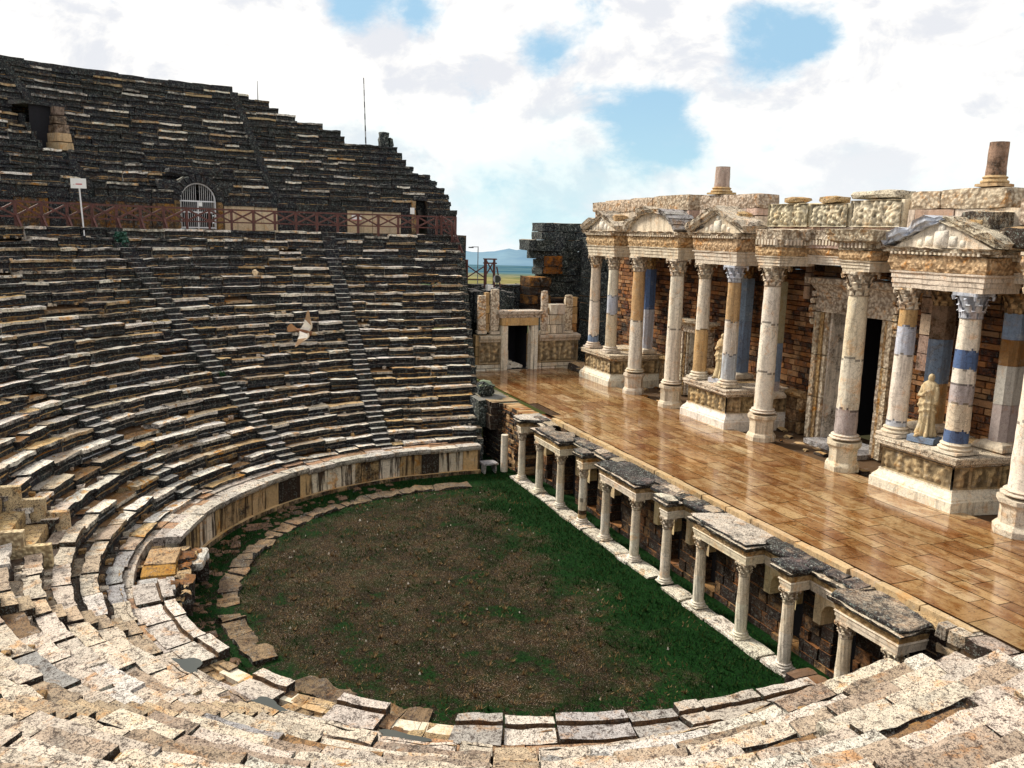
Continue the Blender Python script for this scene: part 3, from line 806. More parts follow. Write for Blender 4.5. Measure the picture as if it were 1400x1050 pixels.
# a bird crossing the theatre in flight
BD = thing('bird', 'brown and white bird in flight with raised pale wings above the seats', 'bird', None, (12.25, -7.58, 9.56))
BD.rotation_euler = (rad(58), rad(14), rad(66))
BD.scale = (.95, .95, .95)
def loftx(secs, n_=12):
    V = []; F = []
    for (x_, y_, z_, ry, rz) in secs:
        for i_ in range(n_): a = 2 * math.pi * i_ / n_; V.append((x_, y_ + ry * math.cos(a), z_ + rz * math.sin(a)))
    for k_ in range(len(secs) - 1):
        for i_ in range(n_): F.append((k_ * n_ + i_, k_ * n_ + (i_ + 1) % n_, (k_ + 1) * n_ + (i_ + 1) % n_, (k_ + 1) * n_ + i_))
    F.append(tuple(range(n_ - 1, -1, -1))); F.append(tuple(range(len(V) - n_, len(V)))); return V, F
mb = MB(); V, F = loftx([(-.15, 0, 0, .010, .008), (-.11, 0, 0, .026, .022), (-.05, 0, -.004, .042, .040), (.02, 0, -.006, .048, .046), (.07, 0, .002, .040, .038), (.105, 0, .016, .026, .026), (.125, 0, .026, .025, .025), (.148, 0, .028, .022, .021), (.162, 0, .025, .010, .010), (.182, 0, .020, .003, .003)], 14)
mb.add(V, F, [(.20, .085, .04, .1) if f[0] < 14 * 5 else (.42, .30, .16, .1) for f in F], True)
# fan of tail feathers belongs to the same skin
for i_ in range(7):
    a = (i_ - 3) * .13; L_ = .15 - .006 * abs(i_ - 3); c0 = Vector((-.12, math.sin(a) * .02, .0)); d_ = Vector((-math.cos(a), math.sin(a), .02)); p_ = Vector((d_.y, -d_.x, 0)) * .013
    mb.add([c0 - p_ * .6, c0 + p_ * .6, c0 + d_ * L_ + p_, c0 + d_ * (L_ + .012), c0 + d_ * L_ - p_], [(0, 1, 2, 3, 4)], (.34, .17, .07, .1))
mb.build('body', MS_bird, BD)
def wing(sd, lift):
    mb = MB(); u_ = Vector((0, math.cos(lift) * sd, math.sin(lift)))
    # arm: thick leading edge; feathers trail back
    pts = [Vector((.05, 0, .02)) + u_ * .02, Vector((.075, 0, .02)) + u_ * .07, Vector((.065, 0, .02)) + u_ * .13, Vector((.02, 0, .015)) + u_ * .19]
    for a_, b_, r0, r1 in ((pts[0], pts[1], .016, .012), (pts[1], pts[2], .012, .009), (pts[2], pts[3], .009, .004)): rod(mb, a_, b_, r0, r1, (.66, .56, .42, 0), 8)
    nf = 16
    for k_ in range(nf):
        t_ = k_ / (nf - 1); q_ = t_ * 3; i_ = min(2, int(q_)); p_ = pts[i_].lerp(pts[i_ + 1], q_ - i_)
        ang = lerp(0., 1.15, t_ ** 1.6); dr_ = (Vector((-1, 0, 0)) * math.cos(ang) + u_ * math.sin(ang)).normalized(); L_ = lerp(.12, .13, t_)
        w_ = (u_ * math.cos(ang) + Vector((1, 0, 0)) * math.sin(ang)).normalized() * .013; n_ = Vector((0, 0, .002 * (k_ % 2)))
        mb.add([p_ - w_ + n_, p_ + w_ + n_, p_ + dr_ * L_ + w_ * .9 + n_, p_ + dr_ * (L_ + .014) + n_, p_ + dr_ * L_ - w_ * .7 + n_], [(0, 1, 2, 3, 4)], vary((.86, .78, .66, 0) if t_ < .6 else (.42, .26, .14, 0), .08))
    mb.build('wing', MS_bird, BD)
wing(1, .50); wing(-1, .30)
xq, yq = pt(rr(17) + .2, 15.8)
frag('small_fragment', 'small pale stone sitting alone on a dark seat row right of the steep stair', [('stone', TR((xq, yq, zr(17, 15) + .15), .4, .3), (-.13, .15, -.12, .12, -.12, .16), vary((.8, .66, .5, 0), .02))])

# small bush on the walkway edge
def bush(name, lab, x, y, z, r, h, n, cols):
    B = thing(name, lab, 'bush'); mb = MB()
    for i in range(n):
        a = R.uniform(0, 6.283); q = r * math.sqrt(R.random()); zz = R.random() * h; q *= (1 - .4 * zz / h)
        c = Vector((x + q * math.cos(a), y + q * math.sin(a), z + zz)); s = R.uniform(.03, .07)
        d1 = Vector((R.gauss(0, 1), R.gauss(0, 1), R.gauss(0, 1))).normalized() * s; d2 = Vector((R.gauss(0, 1), R.gauss(0, 1), R.gauss(0, 1))).normalized() * s
        mb.add([c - d1, c + d2, c + d1, c - d2], [(0, 1, 2, 3)], R.choice(cols))
    mb.build('foliage', M_blade, B)
    mb = MB()
    for i in range(5): rod(mb, (x, y, z - .05), (x + R.uniform(-r, r) * .6, y + R.uniform(-r, r) * .6, z + h * .7), .012, .005, (.1, .06, .03, 1), 5)
    mb.build('stems', M_blade, B)
xb, yb = pt(rr(21), 30.)
bush('small_bush', 'small blue-green bush growing at the top of the stair below the sign', xb, yb, zr(20, 30), .42, .75, 900, [(.02, .07, .05, 1), (.04, .12, .08, 1), (.10, .2, .16, 1), (.01, .03, .02, 1)])
xb, yb = pt(rr(8), 29.8)
bush('small_bush', 'tiny dark green tuft growing halfway down a stair', xb, yb, zr(7, 30), .22, .4, 300, [(.01, .08, .02, 1), (.02, .05, .02, 1)])

# fence along the walkway
WD = (1, 1, 1, 1)
FN = thing('wooden_fence', 'dark red-brown wooden fence with crossed braces along the walkway edge', 'fence')
rf = rr(NR) - .02; zf0 = ZD + .01
posts = []; u = u_far_end(rf) + .6
while u < 56: posts.append(u); u = ustep(u, rf, 1.22)
for i, u in enumerate(posts):
    x, y = pt(rf, u); mb = MB(); bar(mb, (x, y, zf0 - .3), (x, y, zf0 + 1.12), .13, .13, WD)
    xo, yo = pt(rf - .5, u); bar(mb, (x, y, zf0 + .55), (xo, yo, zf0 - .25), .10, .08, WD) if u > 22 else None
    mb.build('post', M_wood, FN)
mr = MB(); mx = MB()
for a, b in zip(posts[:-1], posts[1:]):
    A = Vector((*pt(rf, a), 0)); B = Vector((*pt(rf, b), 0))
    for zz, w in ((1.1, .09), (.42, .07)): bar(mr, A + Vector((0, 0, zf0 + zz)), B + Vector((0, 0, zf0 + zz)),   .07, w, WD)
    bar(mx, A + Vector((0, 0, zf0 + 1.05)), B + Vector((0, 0, zf0 + .45)), .05, .09, WD); bar(mx, A + Vector((0, 0, zf0 + .45)), B + Vector((0, 0, zf0 + 1.05)), .045, .09, WD)
mr.build('rails', M_wood, FN); mx.build('cross_braces', M_wood, FN)
# stair railing coming down round the corner
SR = thing('stair_railing', 'wooden railing dropping steeply beside the seat ends against the sky', 'railing')
top = [(-26.0, 6.35, ZD + 1.15), (-25.4, 6.85, ZD + .75), (-25.0, 7.15, 10.35), (-24.4, 7.42, 9.15)]
for i, p in enumerate(top):
    mb = MB(); bar(mb, (p[0], p[1], p[2] - 1.7), (p[0], p[1], p[2] + .03), .12, .12, WD); mb.build('post', M_wood, SR)
mr = MB(); mx = MB()
for p, q in zip(top[:-1], top[1:]):
    p = Vector(p); q = Vector(q); dz_ = Vector((0, 0, .75))
    bar(mr, p, q, .07, .09, WD); bar(mr, p - dz_, q - dz_, .06, .07, WD); bar(mx, p, q - dz_, .05, .07, WD); bar(mx, p - dz_, q, .05, .07, WD)
mr.build('rails', M_wood, SR); mx.build('cross_braces', M_wood, SR)
SR2 = thing('landing_railing', 'short level wooden railing with one cross at the foot of the stair railing', 'railing')
pa = [(-24.4, 7.5), (-24.0, 8.55)]
for p in pa:
    mb = MB(); bar(mb, (p[0], p[1], 7.7), (p[0], p[1], 9.3), .12, .12, WD); mb.build('post', M_wood, SR2)
mb = MB(); bar(mb, (-24.4, 7.5, 8.95), (-24, 8.55, 8.2), .05, .07, WD); bar(mb, (-24.4, 7.5, 8.2), (-24, 8.55, 8.95), .05, .07, WD); bar(mb, (-24.4, 7.5, 8.1), (-24, 8.55, 8.1), .05, .07, WD); mb.build('cross_braces', M_wood, SR2)
KS = thing('timber_frame', 'small dark timber frame with flat top standing beside the lamp post', 'timber frame')
for p in ((-24.0, 8.6), (-24.0, 9.15), (-24.5, 8.7), (-24.5, 9.3)):
    mb = MB(); bar(mb, (p[0], p[1], 7.5), (p[0], p[1], 9.35), .09, .09, WD); mb.build('post', M_wood, KS)
mb = MB()
for zz in (9.35, 9.1): bar(mb, (-24, 8.5, zz), (-24, 9.3, zz), .08, .07, WD); bar(mb, (-24.5, 8.6, zz), (-24.5, 9.45, zz), .08, .07, WD)
bar(mb, (-24, 8.6, 9.3), (-24, 9.15, 8.4), .05, .07, WD); bar(mb, (-24, 9.15, 9.3), (-24, 8.6, 8.4), .05, .07, WD); bar(mb, (-24, 9.3, 8.9), (-24, 9.6, 7.5), .07, .07, WD)
mb.build('rails', M_wood, KS)
# terrace under them
mb = MB()
for i in range(40):
    yy = R.uniform(7.3, 10.4); xx = R.uniform(-25.2, -23.2); s = R.uniform(.3, .6)
    rbox(mb, xx - s, xx + s, yy - s * .6, yy + s * .6, 5.5, 7.55 - .25 * (yy > 9.6) + R.uniform(-.2, .15), vary((.3, .28, .26, .6), .3), .04, (2, 2, 3), .06)
tag(mb.build('terrace_rubble', MS_black), 'heap of dark blocks carrying the small timber frame', 'rubble heap')
LP = thing('lamp_post', 'thin grey lamp post with one short arm against the sky', 'lamp post')
mb = MB(); rod(mb, (-27, 9.15, 5.5), (-27, 9.15, 10.05), .035, .03, W_); mb.build('pole', M_steel, LP)
mb = MB(); bar(mb, (-27, 9.15, 10.02), (-27.1, 8.75, 10.02), .04, .04, W_); bar(mb, (-27.05, 8.85, 9.98), (-27.12, 8.55, 9.98), .14, .07, W_); mb.build('lamp_head', M_black, LP)
SP = thing('floodlight', 'round glass floodlight standing beside the timber frame', 'floodlight')
mb = MB(); rod(mb, (-23.3, 9.05, 8.2), (-23.12, 9.0, 8.2), .22, .25, W_, 18); mb.build('housing', M_steel, SP)
mb = MB(); rod(mb, (-23.11, 8.995, 8.2), (-23.10, 8.99, 8.2), .22, .22, W_, 18); mb.build('lens', M_water, SP)
mb = MB(); rod(mb, (-23.2, 9.03, 7.3), (-23.2, 9.03, 8.0), .03, .03, W_); mb.build('stand', M_black, SP)
mb = MB(); rbox(mb, -23.4, -23.0, 8.35, 8.72, 7.5, 7.85, W_, .01, (1, 1, 1), .01)
tag(mb.build('white_box', M_signwhite), 'small white box on the rubble below the lamp post', 'box')

# sign
SG = thing('sign_post', 'white rectangular sign on a thin white pole standing at the fence', 'sign')
xs_, ys_ = pt(25.5, 33.4)
mb = MB(); rod(mb, (xs_, ys_, ZD - .4), (xs_ - .02, ys_ - .08, ZD + 1.9), .035, .035, W_); mb.build('pole', M_white, SG)
sx = Vector((.35, .93, 0)).normalized()
def TS(p, q, w): v = Vector((xs_ + .06, ys_ - .1, ZD + 2.05)) + sx * q + Vector((.93, -.35, 0)) * p; return (v.x, v.y, v.z + w)
mb = MB(); rbox(mb, -.02, .02, -.36, .36, -.23, .23, W_, 0, (1, 1, 1), 0, T=TS); mb.build('board', M_signwhite, SG)
mb = MB(); rbox(mb, .022, .026, -.12, .18, -.06, -.01, W_, 0, (1, 1, 1), 0, T=TS); rbox(mb, .022, .026, -.22, -.19, -.07, -.04, W_, 0, (1, 1, 1), 0, T=TS); mb.build('red_lettering', M_red, SG)
for (u, z, lb, w) in ((-1.4, .95, 'small white notice fixed to the walkway wall among beige panels', .30), (-11.5, 1.45, 'small white notice beside the narrow dark doorway', .14)):
    x, y = pt(27.93, u); o = thing('wall_notice', lb, 'notice')
    mb = MB(); rbox(mb, x, x + .03, y - w, y + w, ZD + z - .2, ZD + z + .2, W_, 0, (1, 1, 1), 0); mb.build('board', M_signwhite, o)
    if w > .2:
        mb = MB(); rbox(mb, x + .032, x + .036, y - w, y + w, ZD + z + .14, ZD + z + .19, W_, 0, (1, 1, 1), 0); rbox(mb, x + .032, x + .036, y - w, y + w, ZD + z - .19, ZD + z - .14, W_, 0, (1, 1, 1), 0); mb.build('red_border', M_red, o)
# masts
MA = thing('lightning_mast', 'tall thin striped mast rising from the step in the sky-line', 'mast')
mb = MB(); mw = MB()
zb_ = zu(8); xm, ym = -33.6, 3.35
for i in range(12):
    a, b = i / 12, (i + 1) / 12
    rod(mb if i % 2 else mw, (xm - .12 * a, ym - .1 * a, zb_ + 4.6 * a - .2), (xm - .12 * b, ym - .1 * b, zb_ + 4.6 * b - .2), .05 - .02 * a, .05 - .02 * b, W_, 8)
mb.build('dark_bands', M_black, MA); mw.build('light_bands', M_steel, MA)
o = thing('thin_antenna', 'short thin antenna on the upper sky-line left of the tall mast', 'antenna')
x, y = pt(37.2, 6.6); mb = MB(); rod(mb, (x, y, zu(14)), (x, y, zu(14) + 1.35), .03, .015, W_, 6); mb.build('rod', M_black, o)

# ---------------------------------------------------------------- orchestra
ZS = 3.1
mb = MB(); n_ = 64
V = [(0, 0, 0)]; 
mb = MB(); G = 60
for i in range(G):
    for j in range(G): pass
gx = [-14 + 28 * i / G for i in range(G + 1)]; gy = [-11.5 + 18.5 * j / G for j in range(G + 1)]
V = [(x, y, .05 * nz(x, y, 0, .5) + .02 * nz(x, y, 3, 2.)) for x in gx for y in gy]
F = [(i * (G + 1) + j, (i + 1) * (G + 1) + j, (i + 1) * (G + 1) + j + 1, i * (G + 1) + j + 1) for i in range(G) for j in range(G)]
mb.add(V, F, DIRT, True); tag(mb.build('orchestra_ground', M_orch), kind='structure')
# paving ring
mb = MB(); u = -8.
while u < 190:
    v = u + R.uniform(3, 6); uc = (u + v) / 2
    if R.random() < (.97 if uc < 110 else .6):
        ri = 8.85 + R.gauss(0, .04)
        if -6 < uc < 150: extrude(mb, u + .1, v - .1, [(ri, .07), (ri, -.2), (ri + .62, -.2), (ri + .62, .07)], [vary((.26, .19, .125, .75), .3)] * 4, 5, .06, R.gauss(0, .02))
    u = v
for i in range(150):
    u = R.uniform(10, 135); r = R.uniform(9.7, 10.6); x, y = pt(r, u); s = R.uniform(.06, .26)
    rbox(mb, x - s, x + s, y - s, y + s, -.2, .03 + R.random() * .04, vary((.2, .13, .09, .5), .3), .03, (2, 2, 1), .04)
tag(mb.build('drain_paving', MS_near), 'ring of worn brown paving stones round the orchestra floor', kind='structure')
# grass: blades in clumps
mb = MB(); G_ = [(.002, .02, .003, 1), (.004, .03, .004, 1), (.008, .042, .005, 1), (.035, .045, .01, 1)]; D_ = [(.16, .09, .035, 1), (.09, .05, .02, 1), (.24, .16, .08, 1), (.035, .035, .008, 1), (.02, .03, .006, 1)]
cnt = 0
while cnt < 60000:
    x = R.uniform(-10.5, 10.5); y = R.uniform(-9.8, 5.6); r = math.hypot(x, min(0, y - YC))
    if r > 10.7: continue
    g = nz(x, y, 0, .45); edge = y + 4.5 * g + 1.6 * nz(x, y, 2, 1.9) > 2.0 or (r > 9.8 and x < 2) or (r > 9.2 and nz(x, y, 6, 1.) > 0)
    if edge: cols, p, h = G_, 1., .09
    elif nz(x, y, 9, .8) > .12: cols, p, h = (G_ if nz(x, y, 4, .6) > .1 else D_), .6, .07
    else: cols, p, h = D_, .4, .06
    if 8.8 < r < 9.65 and y < 3: p *= .08
    cnt += 1
    if R.random() > p: continue
    a = R.uniform(0, 6.28); w = .014; hh = h * R.uniform(.5, 1.5); l = R.gauss(0, .04), R.gauss(0, .04)
    dx, dy = math.cos(a) * w, math.sin(a) * w
    mb.add([(x - dx, y - dy, 0), (x + dx, y + dy, 0), (x + l[0], y + l[1], hh)], [(0, 1, 2)], R.choice(cols))
for i in range(420):
    x = R.uniform(-9.5, 9.8); y = R.uniform(-9.2, 5.0); r = math.hypot(x, min(0, y - YC))
    if r > 10.5 or (8.7 < r < 9.6 and x < 4): continue
    dry = nz(x, y, 0, .45) * 4.5 + y < 2.; cols = D_[:3] if dry and R.random() < .85 else G_; sp = R.uniform(.05, .16)
    for _ in range(R.randint(14, 34)):
        a = R.uniform(0, 6.28); q = R.uniform(.2, 1.) * sp; bx0, by0 = x + math.cos(a) * q * .3, y + math.sin(a) * q * .3; h_ = R.uniform(.05, .14)
        px_, py_ = -math.sin(a) * .008, math.cos(a) * .008
        mb.add([(bx0 - px_, by0 - py_, 0), (bx0 + px_, by0 + py_, 0), (x + math.cos(a) * q * 1.4, y + math.sin(a) * q * 1.4, h_)], [(0, 1, 2)], R.choice(cols))
tag(mb.build('grass', M_blade), 'short dark green and dry grass on the orchestra floor', kind='stuff')
mb = MB()
for i in range(260):
    x = R.uniform(-8.5, 8.5); y = R.uniform(-8.5, 3.0)
    if math.hypot(x, min(0, y - 1)) > 8.6: continue
    s = abs(R.gauss(.012, .014)) + .006
    if R.random() < .006: s = .06
    V = [(x + s, y, 0), (x, y + s, 0), (x - s, y, 0), (x, y - s, 0), (x + R.gauss(0, .2) * s, y, s * 1.2 + .02)]
    mb.add(V, [(0, 1, 4), (1, 2, 4), (2, 3, 4), (3, 0, 4)], vary((.68, .62, .54, 0), .2))
tag(mb.build('gravel', MS_marble), 'white pebbles and stone chips scattered over the orchestra floor', kind='stuff')
# puddles between foreground slabs
for i, (u, r, a, b, lb) in enumerate(((118, 11.75, .5, .28, 'grey-green puddle among the slabs left of the two large foreground slabs'), (131, 11.72, .45, .16, 'narrow puddle just left of the large pale foreground slab'), (146, 11.72, .5, .15, 'shallow puddle right of the second large foreground slab'))):
    x, y = pt(r, u); mb = MB(); V = []
    for k in range(20):
        t_ = 2 * math.pi * k / 20; q = 1 + .3 * math.sin(3 * t_ + i); p = rad(u)
        dx = math.sin(p) * a * q * math.cos(t_) - math.cos(p) * b * q * math.sin(t_); dy = -math.cos(p) * a * q * math.cos(t_) - math.sin(p) * b * q * math.sin(t_)
        V.append((x + dx, y + dy, 1.318))
    mb.add(V, [tuple(range(20))], DIRT); tag(mb.build('puddle', M_water), lb, 'puddle')

# ---------------------------------------------------------------- stage floor
mb = MB(); y = 6.02; DARKJ = (.05, .03, .02, 0)
mb.add([(-20.4, 6.0, ZS - .02), (21, 6.0, ZS - .02), (21, 12.35, ZS - .02), (-20.4, 12.35, ZS - .02)], [(0, 1, 2, 3)], DARKJ)
while y < 12.3:
    hgt = R.choice((.42, .55, .7, .9)); x = -20.4 + R.uniform(-.8, 0)
    while x < 20.5:
        l = R.uniform(.6, 2.4); c = R.random()
        col = (.44, .31, .185, 0) if c < .5 else ((.50, .38, .25, 0) if c < .78 else ((.34, .21, .12, 0) if c < .94 else (.58, .48, .36, 0)))
        col = vary(col, .08); q = .011; z = ZS + R.uniform(-.003, .003)
        parts = [(y, min(12.33, y + hgt))] if R.random() < .8 or hgt < .6 else [(y, y + hgt / 2), (y + hgt / 2, min(12.33, y + hgt))]
        for ya, yb in parts:
            if not (x < -9.6 and x > -11.6 and ya < 6.3):
                mb.add([(max(-20.38, x + q), ya + q, z), (x + l - q, ya + q, z), (x + l - q, yb - q, z), (max(-20.38, x + q), yb - q, z)], [(0, 1, 2, 3)], vary(col, .10))
        x += l
    y += hgt
tag(mb.build('stage_floor', M_stage), 'wet polished travertine paving of the stage', kind='structure')
mb = MB(); mb.add([(-24, 12.34, ZS - .14), (24, 12.34, ZS - .14), (24, 17, ZS - .14), (-24, 17, ZS - .14)], [(0, 1, 2, 3)], vary((.12, .08, .05, .6), .1))
mb.add([(-24, 12.34, ZS - .14), (24, 12.34, ZS - .14), (24, 12.34, ZS - .03), (-24, 12.34, ZS - .03)], [(0, 1, 2, 3)], DIRT)
tag(mb.build('trench_ground', MS_brick), kind='structure')
mb = MB()
for i in range(70):
    x = R.uniform(-19, 12); yy = R.uniform(12.6, 14.6); s = R.uniform(.08, .3)
    rbox(mb, x - s, x + s, yy - s * .7, yy + s * .7, ZS - .25, ZS - .1 + R.uniform(0, .16), vary(TAN if R.random() < .6 else BROWN, .3, st=.5), .03, (2, 2, 2), .05)
tag(mb.build('rubble', MS_brick), 'brown earth and stones behind the column pedestals', kind='stuff')

# masonry wall helper
def ashlar(mb, x0, x1, y, z0, z1, th, hc, lc, cols, jit=.015, holes=(), axis='x', ragged=0., n=(1, 1, 1), st=None):
    z = z0
    while z < z1 - .05:
        h = R.uniform(*hc); zt = z + h
        if z1 - zt < hc[0] * .5: zt = z1
        x = x0 - R.uniform(0, lc[1] * .5)
        while x < x1:
            l = R.uniform(*lc); a, b = max(x0, x), min(x1, x + l); x += l
            if b - a < .05: continue
            segs = [(a, b)]
            for (h0, h1, v0, v1) in holes:
                if zt > v0 + .05 and z < v1 - .05:
                    ns = []
                    for (p, q) in segs:
                        if q <= h0 or p >= h1: ns.append((p, q)); continue
                        if p < h0 - .03: ns.append((p, h0))
                        if q > h1 + .03: ns.append((h1, q))
                    segs = ns
            for p, q in segs:
                if ragged and zt > z1 - ragged and R.random() < (zt - (z1 - ragged)) / ragged * .8: continue
                c = vary(R.choice(cols), .25, st=st); o = R.gauss(0, jit)
                if axis == 'x': rbox(mb, p + .006, q - .006, y + o, y + th, z + .004, zt - .006, c, jit * .5, n, .015)
                else: rbox(mb, y + o - th, y + o, p + .006, q - .006, z + .004, zt - .006, c, jit * .5, n, .015)
        z = zt

# ---------------------------------------------------------------- columns
def corinthian(mb, r, z0, h, c, n=18, cx=0., cy=0.):
    prof = []
    for i in range(9):
        t_ = i / 8; prof.append((r * (1.0 + .10 * t_ + .30 * t_ ** 3.2), z0 + h * .86 * t_))
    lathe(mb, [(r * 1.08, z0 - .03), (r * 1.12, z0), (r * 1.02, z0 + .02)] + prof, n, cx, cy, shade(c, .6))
    for tier, (zb0, hh, off, k) in enumerate(((0., .40, 0., 8), (.22, .42, .5, 8), (.50, .36, .25, 8))):
        for i in range(k):
            a = 2 * math.pi * (i + off) / k; w = r * (.36 if tier < 2 else .22)
            V = []; m = 5
            for j in range(m + 1):
                t_ = j / m; zz = z0 + h * (zb0 + hh * (t_ if t_ < .8 else .8 + (t_ - .8) * -.6)); rad_ = r * (1.06 + .12 * tier + .05 * t_ + (.34 if tier else .26) * t_ ** 3)
                ww = w * (1 - .55 * t_ ** 2)
                for s in (-1, 0, 1):
                    q = rad_ + (.03 * r if s == 0 else 0)
                    V.append((cx + q * math.cos(a) - s * ww * math.sin(a), cy + q * math.sin(a) + s * ww * math.cos(a), zz + (R.random() - .5) * .01))
            F = []
            for j in range(m):
                for s in (0, 1): F.append((j * 3 + s, j * 3 + s + 1, j * 3 + s + 4, j * 3 + s + 3))
            mb.add(V, F, vary(c, .12))
    # abacus with hollow sides and corner volutes
    P = []
    for i in range(4):
        a = math.pi / 4 + i * math.pi / 2; A = Vector((math.cos(a), math.sin(a))) * r * 1.95; a2 = a + math.pi / 2; B = Vector((math.cos(a2), math.sin(a2))) * r * 1.95
        t1 = (B - A).normalized(); P += [A + t1 * .08 * r]
        mid = (A + B) / 2; P += [mid - mid.normalized() * r * .18]; P += [B - t1 * .08 * r]
        vx, vy = A * .9; rod(mb, (cx + vx, cy + vy, z0 + h * .70), (cx + vx * 1.02, cy + vy * 1.02, z0 + h * .88), r * .12, r * .2, c, 6)
    prism(mb, [(cx + p.x, cy + p.y) for p in P], z0 + h * .87, z0 + h, c, .004)
def attic_base(mb, r, z0, h, c, sq=True, cx=0., cy=0., n=24):
    if sq: rbox(mb, cx - r * 1.42, cx + r * 1.42, cy - r * 1.42, cy + r * 1.42, z0, z0 + h * .34, vary(c, .06), .008, (2, 2, 1), .02)
    za = z0 + h * .34; q = h * .66
    pr = [(r * 1.36, 0), (r * 1.42, .10), (r * 1.42, .24), (r * 1.34, .34), (r * 1.16, .42), (r * 1.14, .56), (r * 1.24, .64), (r * 1.27, .74), (r * 1.22, .84), (r * 1.06, .9), (r * 1.04, 1.)]
    lathe(mb, [(a, za + b * q) for a, b in pr], n, cx, cy, c, jit=.012)
def shaft(mb, r0, r1, z0, z1, bands, cx=0., cy=0., n=36, fl=None, rows=60, jit=.016):
    """bands: list of (fraction, colour)"""
    def cf(z, a):
        f = (z - z0) / (z1 - z0) + .025 * nz(math.cos(a) * 1.5 + z0, math.sin(a) * 1.5, len(bands), 1.)
        for e, c in bands:
            if abs(f - e) < .006 and e < 1: return shade(c, .35)
            if f < e: return c
        return bands[-1][1]
    pr = [(lerp(r0, r1, (i / rows) ** 1.5), lerp(z0, z1, i / rows)) for i in range(rows + 1)]
    joints = []
    lathe(mb, pr, n, cx, cy, cf, jit=jit, fl=fl)
    for e, c in bands[:-1]:
        z = lerp(z0, z1, e)
def octaped(mb, z0, z1, s, c):
    h = z1 - z0
    pr = [(s * 1.22, 0), (s * 1.22, .16), (s * 1.12, .24), (s, .30), (s, .72), (s * 1.06, .80), (s * 1.2, .88), (s * 1.2, 1.)]
    V = []; n = 8
    for r_, f in pr:
        for i in range(n):
            a = math.pi / 8 + i * math.pi / 4; V.append((r_ * math.cos(a) + R.uniform(-.01, .01), r_ * math.sin(a) + R.uniform(-.01, .01), z0 + f * h))
    F = []
    for k in range(len(pr) - 1):
        for i in range(n): F.append((k * n + i, k * n + (i + 1) % n, (k + 1) * n + (i + 1) % n, (k + 1) * n + i))
    F.append(tuple(range(len(V) - n, len(V)))); mb.add(V, F, c)

def big_column(label, x, y, z0, z1, r, bands, ped=None, capcol=CREAM, group=None, cap=True):
    o = thing('marble_column', label, 'column', group, (x, y, 0))
    za = z0
    if ped:
        mb = MB(); octaped(mb, z0, ped, r * 1.36, vary(CREAM, .08)); mb.build('pedestal', MS_marble, o); za = ped
    hb = .34 if not ped else .26
    mb = MB(); attic_base(mb, r, za, hb, vary(CREAM, .08), sq=not ped); mb.build('base', MS_marble, o, sharp=50)
    hc = r * 2.15
    mb = MB(); shaft(mb, r, r * .86, za + hb, z1 - hc, bands); mb.build('shaft', MS_marble, o, sharp=50)
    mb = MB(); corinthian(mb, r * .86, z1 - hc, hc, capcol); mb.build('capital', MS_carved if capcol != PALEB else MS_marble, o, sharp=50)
    return o
PALEB = (.60, .63, .70, .08)
IV = (.82, .76, .66, .12); IV2 = (.76, .67, .54, .18); WH = (.84, .79, .70, .08); GP = (.50, .45, .45, .2); OC = (.60, .43, .26, .2)
YG = 12.30; YA = 12.45; HPD = 4.78; HG = 10.0; HA = 9.88
cols = [
 ('A', -16.95, YA, HPD, HA, .30, [(.08, BLUE), (.55, IV), (1, IV2)], None, 'far left column on the farthest pedestal with a blue-grey foot'),
 ('B', -14.95, YA, HPD, HA, .30, [(.42, IV2), (.66, PALEB), (1, IV)], None, 'column with a pale blue-grey middle drum on the farthest pedestal'),
 ('C', -12.1, YG, ZS, HG, .34, [(.5, IV), (1, OC)], 4.13, 'tall ivory column at the left of the curved pediment'),
 ('D', -8.7, YG, ZS, HG, .35, [(.5, IV), (1, WH)], 4.13, 'tall speckled ivory column at the right of the curved pediment'),
 ('E', -6.75, YA, HPD, HA, .30, [(.45, OC), (1, IV)], None, 'tan column left of the small far statue'),
 ('F', -4.65, YA, HPD, HA, .31, [(.26, PALEB), (.6, IV), (1, OC)], None, 'column with bluish capital and foot just right of the small far statue'),
 ('G', -2.1, YG, ZS, HG, .36, [(.3, IV), (.7, WH), (1, IV)], 4.13, 'tall ivory column at the left of the central doorway'),
 ('H', 2.3, YG, ZS, HG, .37, [(.18, GP), (.55, IV), (1, IV2)], 4.13, 'tall ivory column at the right of the central doorway'),
 ('I', 4.3, YA, HPD, 9.6, .31, [(.05, PALEB), (.62, IV), (.86, PALEB), (1, OC)], None, 'column with a pale blue upper drum left of the near statue'),
 ('J', 6.55, YA, HPD, 9.6, .34, [(.10, BLUED), (.32, IV2), (.48, GP), (.60, IV), (.75, BLUED), (1, IV)], None, 'column banded with dark blue drums right of the near statue'),
 ('K', 9.0, YG, ZS, HG, .42, [(.4, WH), (1, IV)], 4.13, 'thick pale column cut by the right edge of the photo'),
]
for nm, x, y, z0, z1, r, b, ped, lab in cols:
    big_column(lab, x, y, z0, z1, r, [(e, vary(c, .04)) for e, c in b], ped, PALEB if nm in 'FJ' else CREAM, 'columns of the stage building')
